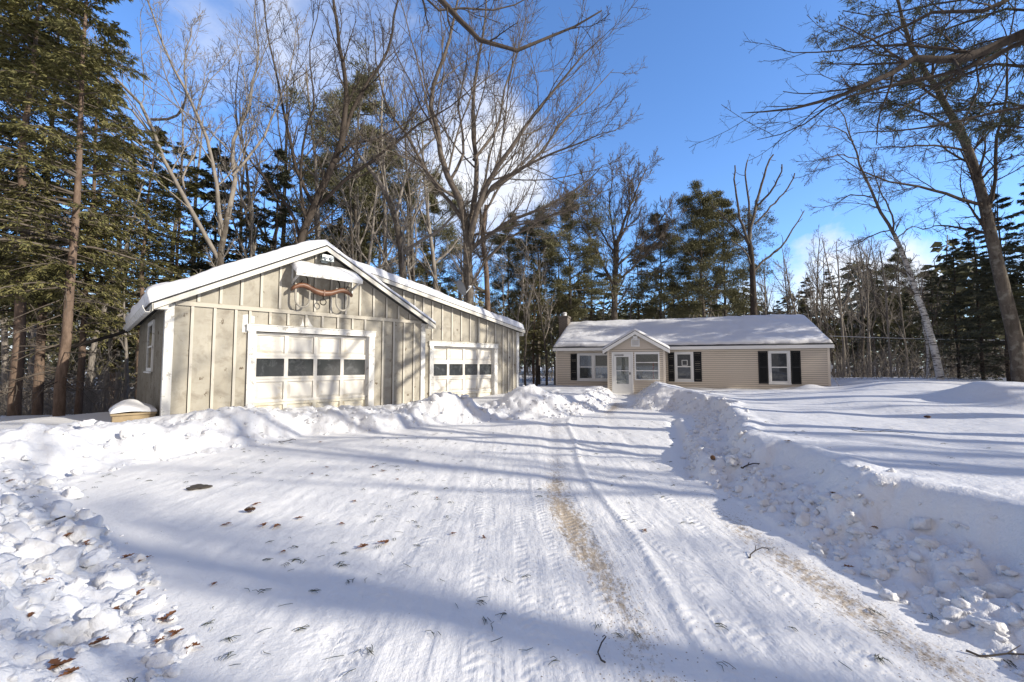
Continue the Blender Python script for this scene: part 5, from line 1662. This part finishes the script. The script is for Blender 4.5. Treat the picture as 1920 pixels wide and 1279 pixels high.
# low evergreen fill along the wood's foot
GF = 'low evergreens along the foot of the wood'
for k, (px, Yy, top) in enumerate([(1000, 40, 600), (1105, 41, 600), (1225, 42, 590), (1345, 43, 590), (1480, 40, 620), (1580, 43, 620), (1690, 38, 630), (1785, 34, 570), (1830, 32, 570), (920, 41, 590), (845, 40, 570), (690, 42, 540), (560, 40, 510)]):
    pl('fir' if k % 3 else 'hemlock', k % 2, px, Yy, top, 'low dark evergreen among the row closing the foot of the wood', GF, 1.35)
# bare background trees
GB = 'bare trees in the wood beyond the house'
for k, (px, Yy, top) in enumerate([(1505, 33, 455), (1535, 36, 440), (1562, 30, 470), (1590, 35, 430), (1618, 31, 455), (1645, 36, 440), (1575, 40, 460), (1690, 33, 470), (1718, 36, 500), (1630, 28, 480), (1478, 38, 470), (1548, 27, 500), (1520, 29, 520), (1600, 27, 540), (1665, 30, 500), (1700, 28, 530), (1735, 32, 500), (1490, 34, 500), (1582, 29, 450), (1654, 39, 455), (1605, 38, 440), (1540, 41, 470), (1760, 34, 510), (1450, 41, 480), (1625, 34, 560), (1568, 33, 560)]):
    pl('bare' if k % 3 else 'slim', k % 3, px, Yy, top, 'slender bare tree against the low cloud between the dead tree and the birch', 'bare trees right of the house roof', .8)
for k, (px, Yy, top) in enumerate([(1025, 27.5, 470), (1050, 34, 430), (985, 26, 460), (965, 30, 420), (1085, 37, 480), (1130, 39, 470), (1220, 40, 480), (1270, 36, 460), (1005, 31, 440), (1040, 29, 520), (945, 27, 480), (1180, 35, 500), (1305, 38, 480), (1440, 36, 470), (1100, 33, 520), (1255, 34, 500), (1385, 34, 480)]):
    pl('slim' if k % 2 else 'bare', k % 3, px, Yy, top, 'thin bare trunk among the pines left of and behind the house', GB, .7)
for k, (px, Yy, top) in enumerate([(470, 27, 190), (530, 30, 130), (600, 27, 110), (690, 27, 180), (730, 30, 120), (780, 28, 210), (820, 31, 160), (655, 25, 260), (350, 28, 180), (845, 27, 330), (300, 31, 170), (490, 24, 150), (675, 24, 240), (765, 33, 160), (440, 30, 200)]):
    pl('bare' if k % 2 else 'slim', k % 3, px, Yy, top, 'bare tree crowded behind the garage roof with fine upright twigs', 'bare trees behind the garage', .8)
for k, (px, Yy, top) in enumerate([(170, 19, 300), (195, 22, 420), (225, 26, 380), (240, 18, 470), (20, 22, 300), (60, 26, 380), (120, 28, 350)]):
    pl('slim', k % 3, px, Yy, top, 'thin bare sapling in the gap left of the garage', 'saplings left of the garage', .9)

# trees right of and behind the camera (outside the picture): the limbs that reach in and the shade on the snow
GO = 'trees beside the driveway'
TURN = [5.604, 0.49, 2.947, 5.784, 1.429, 3.962, 5.91, 2.232, 3.754, 4.294, 1.625, 0.461, 2.027, 4.146, 2.779, 5.583, 4.605, 6.164, 4.056, 5.464]
for k, (X, Yy, h, kd, v) in enumerate([(12.0, 3.35, 15, 'bare', 0), (13.2, 2.35, 12, 'slim', 1), (15.5, 4.7, 15, 'bare', 1), (17.5, 7.2, 14, 'slim', 2), (19.5, 9.2, 15, 'bare', 2), (22, 11.2, 14, 'slim', 0), (24, 14.6, 15, 'bare', 0),
                                      (19, -4.4, 15, 'bare', 2), (20, -2.6, 15, 'slim', 0), (27.5, 2.2, 15, 'slim', 0), (26, -4.5, 14, 'slim', 1), (30, -6.4, 16, 'bare', 1), (31.5, -9.2, 16, 'bare', 0), (25, 6.5, 13, 'slim', 1), (28, 9.2, 13, 'slim', 2), 
                                      (28, 14.8, 13, 'slim', 0), (31, 15.6, 15, 'pine', 1), (29.5, 18.2, 13, 'fir', 1), (34, 17.2, 15, 'pine', 0), (33, 20, 14, 'fir', 0)]):
    plant(kd, v, X, Yy, h, 'tree standing beyond the snow bank beside the driveway', GO, TURN[k])

# overhanging limbs of an oak left of the camera and of an oak at the right
def limb_tree(name, label, base, trunk, limbs, seed, needles=False, twl=.4, mt='bark', mc='barkdark', dens=.6, rt=(.22, .08)):
    r = np.random.default_rng(seed); base = np.array(base, float)
    root = empty(name, tuple(base)); tag(root, label, 'tree')
    TP = resample(trunk, 14) - base; V, F = tubes(TP[None], np.linspace(*rt, 14)[None], 10); mesh_np('trunk', V, [F], M[mt], root, smooth=True)
    LP = np.array([resample(q, 16) - base for _, _, q in limbs]); LR = np.array([np.linspace(a, b_, 16) for a, b_, _ in limbs])
    LP[:, 1:-1] += r.normal(0, .012, LP[:, 1:-1].shape)
    parts = [tubes(LP, LR, 7)]
    P1, R1 = grow(LP, LR, int(18 * dens), .3, 1, 36, twl, .42, 8, .10, .02, r, rmin=.007); parts.append(tubes(P1, R1, 5))
    P2, R2 = grow(P1, R1, 6, .15, 1, 40, .42, .55, 5, .14, .02, r, rmin=.0045); parts.append(tubes(P2, R2, 4))
    P3, R3 = grow(P2, R2, 4, .15, 1, 42, .45, .6, 3, .16, .02, r, rmin=.003); parts.append(tubes(P3, R3, 3))
    V, F = joinparts(parts)
    mesh_np('crown', V, [F], M[mc], root, smooth=True)
    return root


L6 = lambda pts, Y0, Y1: [at(x, y, Y0 + (Y1 - Y0) * k / (len(pts) - 1)) for k, (x, y) in enumerate(pts)]
limb_tree('oak_tree', 'overhanging dark limb curving down and up across the top centre sky', (-4.2, 1.0, 0), [(-4.2, 1.0, -.3), (-4.1, 1.1, 3), (-3.9, 1.6, 6), (-3.8, 2.0, 9.5)],
          [(.085, .010, [np.array([-3.9, 1.6, 6.2]), np.array([-2.8, 3.2, 6.9])] + L6([(820, -12), (868, 42), (905, 78), (960, 96), (992, 96), (1030, 66), (1080, 46), (1128, 20)], 5.2, 5.8)),
           (.035, .008, [np.array([-3.8, 2, 7.5]), np.array([-2.6, 3.4, 7.6])] + L6([(780, -20), (850, 12), (930, 20), (1000, -10)], 5.6, 6.4))], 44, twl=.13, dens=.4, rt=(.2, .07))
ro_ = limb_tree('oak_tree', 'heavy dark oak limb with fine twigs reaching in from the right edge at the top', (11.2, 6.4, 0), [(11.2, 6.4, -.3), (11.1, 6.5, 4), (11.0, 6.6, 8), (10.8, 6.8, 12)],
          [(.13, .007, [np.array([11.0, 6.6, 8.2]), np.array([10.2, 7.6, 7.9])] + L6([(1925, 62), (1840, 98), (1775, 113), (1720, 108), (1650, 150), (1570, 180), (1480, 205), (1390, 212)], 8.2, 8.6)),
           (.07, .006, [np.array([11.0, 6.6, 7.6]), np.array([10.3, 7.6, 7.5])] + L6([(1925, 75), (1840, 118), (1760, 140), (1650, 165), (1560, 195), (1490, 245), (1420, 262)], 8.4, 9.4)),
           (.06, .006, [np.array([11.0, 6.6, 9.0]), np.array([10.4, 7.6, 9.2])] + L6([(1930, -30), (1850, 20), (1760, 20), (1680, 55), (1590, 90), (1500, 100), (1450, 90)], 8.2, 9.0)),
           (.05, .010, [np.array([11.0, 6.6, 7.0]), np.array([10.5, 7.8, 6.6])] + L6([(1930, 200), (1850, 215), (1760, 235), (1680, 245), (1600, 250)], 8.8, 9.6))], 47, twl=.30, dens=.7, rt=(.26, .12))
# a white pine just outside, whose boughs hang into the top right
pr_ = np.random.default_rng(50)
pb = np.array([13.5, 9.2, 0.])
root = empty('pine_tree', tuple(pb)); tag(root, 'white pine whose dark needle boughs hang into the top right corner', 'tree')
TP = resample([(13.5, 9.2, -.3), (13.5, 9.2, 6), (13.4, 9.3, 13)], 12) - pb; V, F = tubes(TP[None], np.linspace(.24, .05, 12)[None], 10); mesh_np('trunk', V, [F], M['bark'], root, smooth=True)
bl = []
for pts in ([(1950, 20), (1850, 30), (1760, 60), (1660, 95), (1590, 130)], [(1960, -60), (1850, -10), (1740, 10), (1640, 30), (1580, 20)], [(1960, 120), (1870, 120), (1780, 150), (1700, 170), (1630, 175)], [(1980, 190), (1900, 190), (1820, 205), (1740, 215), (1680, 220)], [(1960, 60), (1880, 70), (1800, 95), (1720, 130)], [(1960, -100), (1860, -60), (1760, -40), (1680, -30)], [(1990, 250), (1930, 240), (1870, 235), (1810, 220)]):
    q = L6(pts, 10.5, 11.5); bl.append(resample([TP[6 + len(bl) % 5] + pb] + q, 12) - pb)
bl = np.array(bl); br_ = np.linspace(.05, .012, 12)[None].repeat(len(bl), 0)
P1, R1 = grow(bl, br_, 16, .35, 1, 45, .20, .5, 5, .12, .02, pr_, rmin=.007, prof=lambda t: 1.2 - .6 * t); P2, R2 = grow(P1, R1, 5, .25, 1, 40, .45, .6, 4, .12, .05, pr_, rmin=.005)
ends = np.concatenate([P2[:, -1], P1[:, -1], P2[:, 2]]); dirs = np.concatenate([P2[:, -1] - P2[:, -2], P1[:, -1] - P1[:, -2], P2[:, 2] - P2[:, 1]]); m_ = 15; n_ = len(ends)
pp = np.repeat(ends, m_, 0) + pr_.normal(0, .05, (n_ * m_, 3)); dr_ = nrm(np.repeat(nrm(dirs), m_, 0) + pr_.normal(0, .45, (n_ * m_, 3)))
lv = leaf_cards(pp, dr_, .17, .011, pr_, 1.2); wv = joinparts([tubes(bl, br_, 6), tubes(P1, R1, 4), tubes(P2, R2, 3)])
mesh_np('crown', np.concatenate([wv[0], lv[0]]), [wv[1], lv[1] + len(wv[0])], [M['barkdark'], M['darkfir']], root, midx=np.concatenate([np.zeros(len(wv[1])), np.ones(len(lv[1]))]))


# brush at the foot of the wood and the far wood as one mass
def brush():
    r = np.random.default_rng(60); n = 8000
    px = r.uniform(-120, 2050, n); Yy = r.uniform(22, 46, n)
    px = np.where((px > 990) & (px < 1580), px, px)
    X = (px - 960) / FPX * Yy
    inside = (X > 0) & (X < 17.5) & (Yy < 34.5 - .36 * X + 0)
    gar = (px > 240) & (px < 985) & (Yy < 24)
    ok = ~(inside | gar); X, Yy = X[ok], Yy[ok]
    X2 = r.uniform(-160, 250, 2200); Y2 = r.uniform(15.5, 30, 2200); X2 = (X2 - 960) / FPX * Y2; X = np.concatenate([X, X2]); Yy = np.concatenate([Yy, Y2]); n = len(X)
    z = height(X, Yy)[0]; L = r.uniform(.6, 3.4, n) * (.6 + .4 * r.random(n))
    d = nrm(np.stack([r.normal(0, .35, n), r.normal(0, .35, n), np.ones(n)], 1)); K = 5; P = np.zeros((n, K, 3)); P[:, 0] = np.stack([X, Yy, z - .1], 1)
    for k in range(1, K):
        d = nrm(d + r.normal(0, .16, d.shape)); P[:, k] = P[:, k - 1] + d * (L / (K - 1))[:, None]
    Rd = (L * .004 + .004)[:, None] * np.linspace(1, .4, K)[None]
    P1, R1 = grow(P, Rd, 4, .2, 1, 40, .4, .6, 3, .15, .03, r, rmin=.006)
    V, F = joinparts([tubes(P, Rd, 3), tubes(P1, R1, 3)])
    o = mesh_np('brush', V, [F], M['barkpale']); tag(o, kind='stuff')


brush()


def far_wood():
    r = np.random.default_rng(61); n = 420
    a = r.uniform(-62, 62, n); d = r.uniform(50, 95, n); X = np.sin(np.radians(a)) * d; Yy = np.cos(np.radians(a)) * d; z = height(X, Yy)[0]
    h = r.uniform(8, 14, n) * np.where(np.abs(a - 33) < 6, .75, 1)
    P = np.zeros((n, 4, 3)); P[:, :, 0] = X[:, None]; P[:, :, 1] = Yy[:, None]; P[:, :, 2] = z[:, None] + h[:, None] * np.linspace(-.03, 1, 4)[None]
    P[:, 1:, :2] += r.normal(0, .25, (n, 3, 2)); Rd = (h * .013)[:, None] * np.linspace(1, .2, 4)[None]
    tv, tf = tubes(P, Rd, 5)
    m = 170; t = r.random((n, m)) ** .8 * .85 + .12; rad = (1 - t) * .26 + .02; az = r.uniform(0, 6.28, (n, m)); rr = rad * h[:, None] * np.sqrt(r.random((n, m)))
    con = r.random(n) < .68
    C0 = np.stack([X[:, None] + np.cos(az) * rr, Yy[:, None] + np.sin(az) * rr, z[:, None] + t * h[:, None]], -1)[con].reshape(-1, 3)
    D0 = np.stack([np.cos(az), np.sin(az), r.normal(-.15, .25, az.shape)], -1)[con].reshape(-1, 3)
    lv, lf = leaf_cards(C0, D0, 1.1, .26, r, .8)
    P1, R1 = grow(P[~con], Rd[~con], 14, .3, 1, 38, .32, .5, 5, .12, .06, r, rmin=.03); P2, R2 = grow(P1, R1, 6, .2, 1, 40, .4, .6, 4, .14, .05, r, rmin=.022)
    wv, wf = joinparts([tubes(P1, R1, 3), tubes(P2, R2, 3)])
    V = np.concatenate([tv, wv, lv]); o = mesh_np('distant_woods', V, [tf, wf + len(tv), lf + len(tv) + len(wv)], [M['barkpale'], M['pine']], midx=np.concatenate([np.zeros(len(tf) + len(wf)), np.ones(len(lf))]))
    tag(o, kind='stuff')


far_wood()

# ---------------------------------------------------------------- light and sky
AZ, EL = np.array([.927, -.375]), R(23.8)
sd_ = Vector((AZ[0] * math.cos(EL), AZ[1] * math.cos(EL), math.sin(EL)))
sl = bpy.data.lights.new('sun', 'SUN'); sl.energy = 3.75; sl.angle = R(.53); sl.color = (1, .925, .80)
so = bpy.data.objects.new('sun', sl); C.objects.link(so); so.rotation_euler = (-sd_).to_track_quat('-Z', 'Y').to_euler(); so.location = (20, -8, 20)
W = bpy.data.worlds.new('World'); bpy.context.scene.world = W; W.use_nodes = True
nt = W.node_tree; bg = nt.nodes['Background']
sk = nd(nt, 'ShaderNodeTexSky', sky_type='NISHITA', sun_disc=False, sun_elevation=EL, sun_rotation=math.atan2(AZ[0], AZ[1]))
sk.air_density = 1.0; sk.dust_density = 0.3; sk.ozone_density = 2.0; sk.altitude = 200
tc = nt.nodes.new('ShaderNodeTexCoord'); dirv = tc.outputs['Generated']


def cloud(px, py, rx, ry, soft, amp, scale, thr):
    """a cloud bank in one direction of the sky"""
    d = at(px, py, 1.0) - np.array([0, 0, CAMH]); d /= np.linalg.norm(d)
    sb = nd(nt, 'ShaderNodeVectorMath', operation='SUBTRACT'); nt.links.new(dirv, sb.inputs[0]); sb.inputs[1].default_value = tuple(d)
    sc_ = nd(nt, 'ShaderNodeVectorMath', operation='MULTIPLY'); nt.links.new(sb.outputs[0], sc_.inputs[0]); sc_.inputs[1].default_value = (1 / rx, 1 / rx, 1 / ry)
    ln = nd(nt, 'ShaderNodeVectorMath', operation='LENGTH'); nt.links.new(sc_.outputs[0], ln.inputs[0])
    nz = nd(nt, 'ShaderNodeTexNoise', i_Scale=scale, i_Detail=8, i_Roughness=.58, i_Distortion=.3); nt.links.new(dirv, nz.inputs['Vector'])
    v = mth(nt, 'SUBTRACT', mth(nt, 'ADD', 1.0, mth(nt, 'MULTIPLY', mth(nt, 'SUBTRACT', nz.outputs[0], .5), amp)), ln.outputs['Value'])
    return mth(nt, 'MULTIPLY', mth(nt, 'SUBTRACT', v, thr), 1 / soft, True)


cm_ = cloud(900, 330, .215, .205, .55, 1.25, 7.0, 0.04)
for c in (cloud(1605, 550, .27, .12, .5, 1.8, 8.0, 0.03), cloud(560, 60, .35, .16, 1.6, 2.0, 9.0, .15), cloud(1250, 640, .9, .10, .8, 1.6, 6.0, .1), cloud(200, 640, .6, .12, .8, 1.6, 6.0, .1)):
    cm_ = mth(nt, 'MAXIMUM', cm_, c)
# unseen broken cloud added behind the camera to dim and tint the fill
sy = nt.nodes.new('ShaderNodeSeparateXYZ'); nt.links.new(dirv, sy.inputs[0])
bk = nd(nt, 'ShaderNodeTexNoise', i_Scale=3.0, i_Detail=7, i_Roughness=.6); nt.links.new(dirv, bk.inputs['Vector'])
back = mth(nt, 'MULTIPLY', mth(nt, 'SUBTRACT', mth(nt, 'SUBTRACT', mth(nt, 'MULTIPLY', bk.outputs[0], .9), .22), mth(nt, 'ADD', sy.outputs[1], .10)), 3.0, True)
n2 = nd(nt, 'ShaderNodeTexNoise', i_Scale=9, i_Detail=6, i_Roughness=.6); nt.links.new(dirv, n2.inputs['Vector'])
SKY_MUL = (0.90, 1.20, 1.60)
skc = mixc(nt, 1.0, sk.outputs[0], SKY_MUL, 'MULTIPLY')
cc = mixc(nt, ramp(nt, n2.outputs[0], [(.35, 0.0), (.65, 1.0)]), (4.8, 5.0, 5.5), (6.9, 6.8, 6.7))
fin = mixc(nt, mth(nt, 'MULTIPLY', cm_, .86), skc, cc)
gc = mixc(nt, bk.outputs[0], (1.4, 1.22, 1.25), (3.2, 2.9, 2.85))
nt.links.new(mixc(nt, mth(nt, 'MULTIPLY', back, .95), fin, gc), bg.inputs['Color'])
bg.inputs['Strength'].default_value = 0.12
sc = bpy.context.scene
sc.view_settings.view_transform = 'Standard'; sc.view_settings.look = 'None'; sc.view_settings.exposure = 0.66; sc.view_settings.gamma = 1
sc.cycles.max_bounces = 6; sc.cycles.diffuse_bounces = 3; sc.cycles.transparent_max_bounces = 8
sc.cycles.use_denoising = True
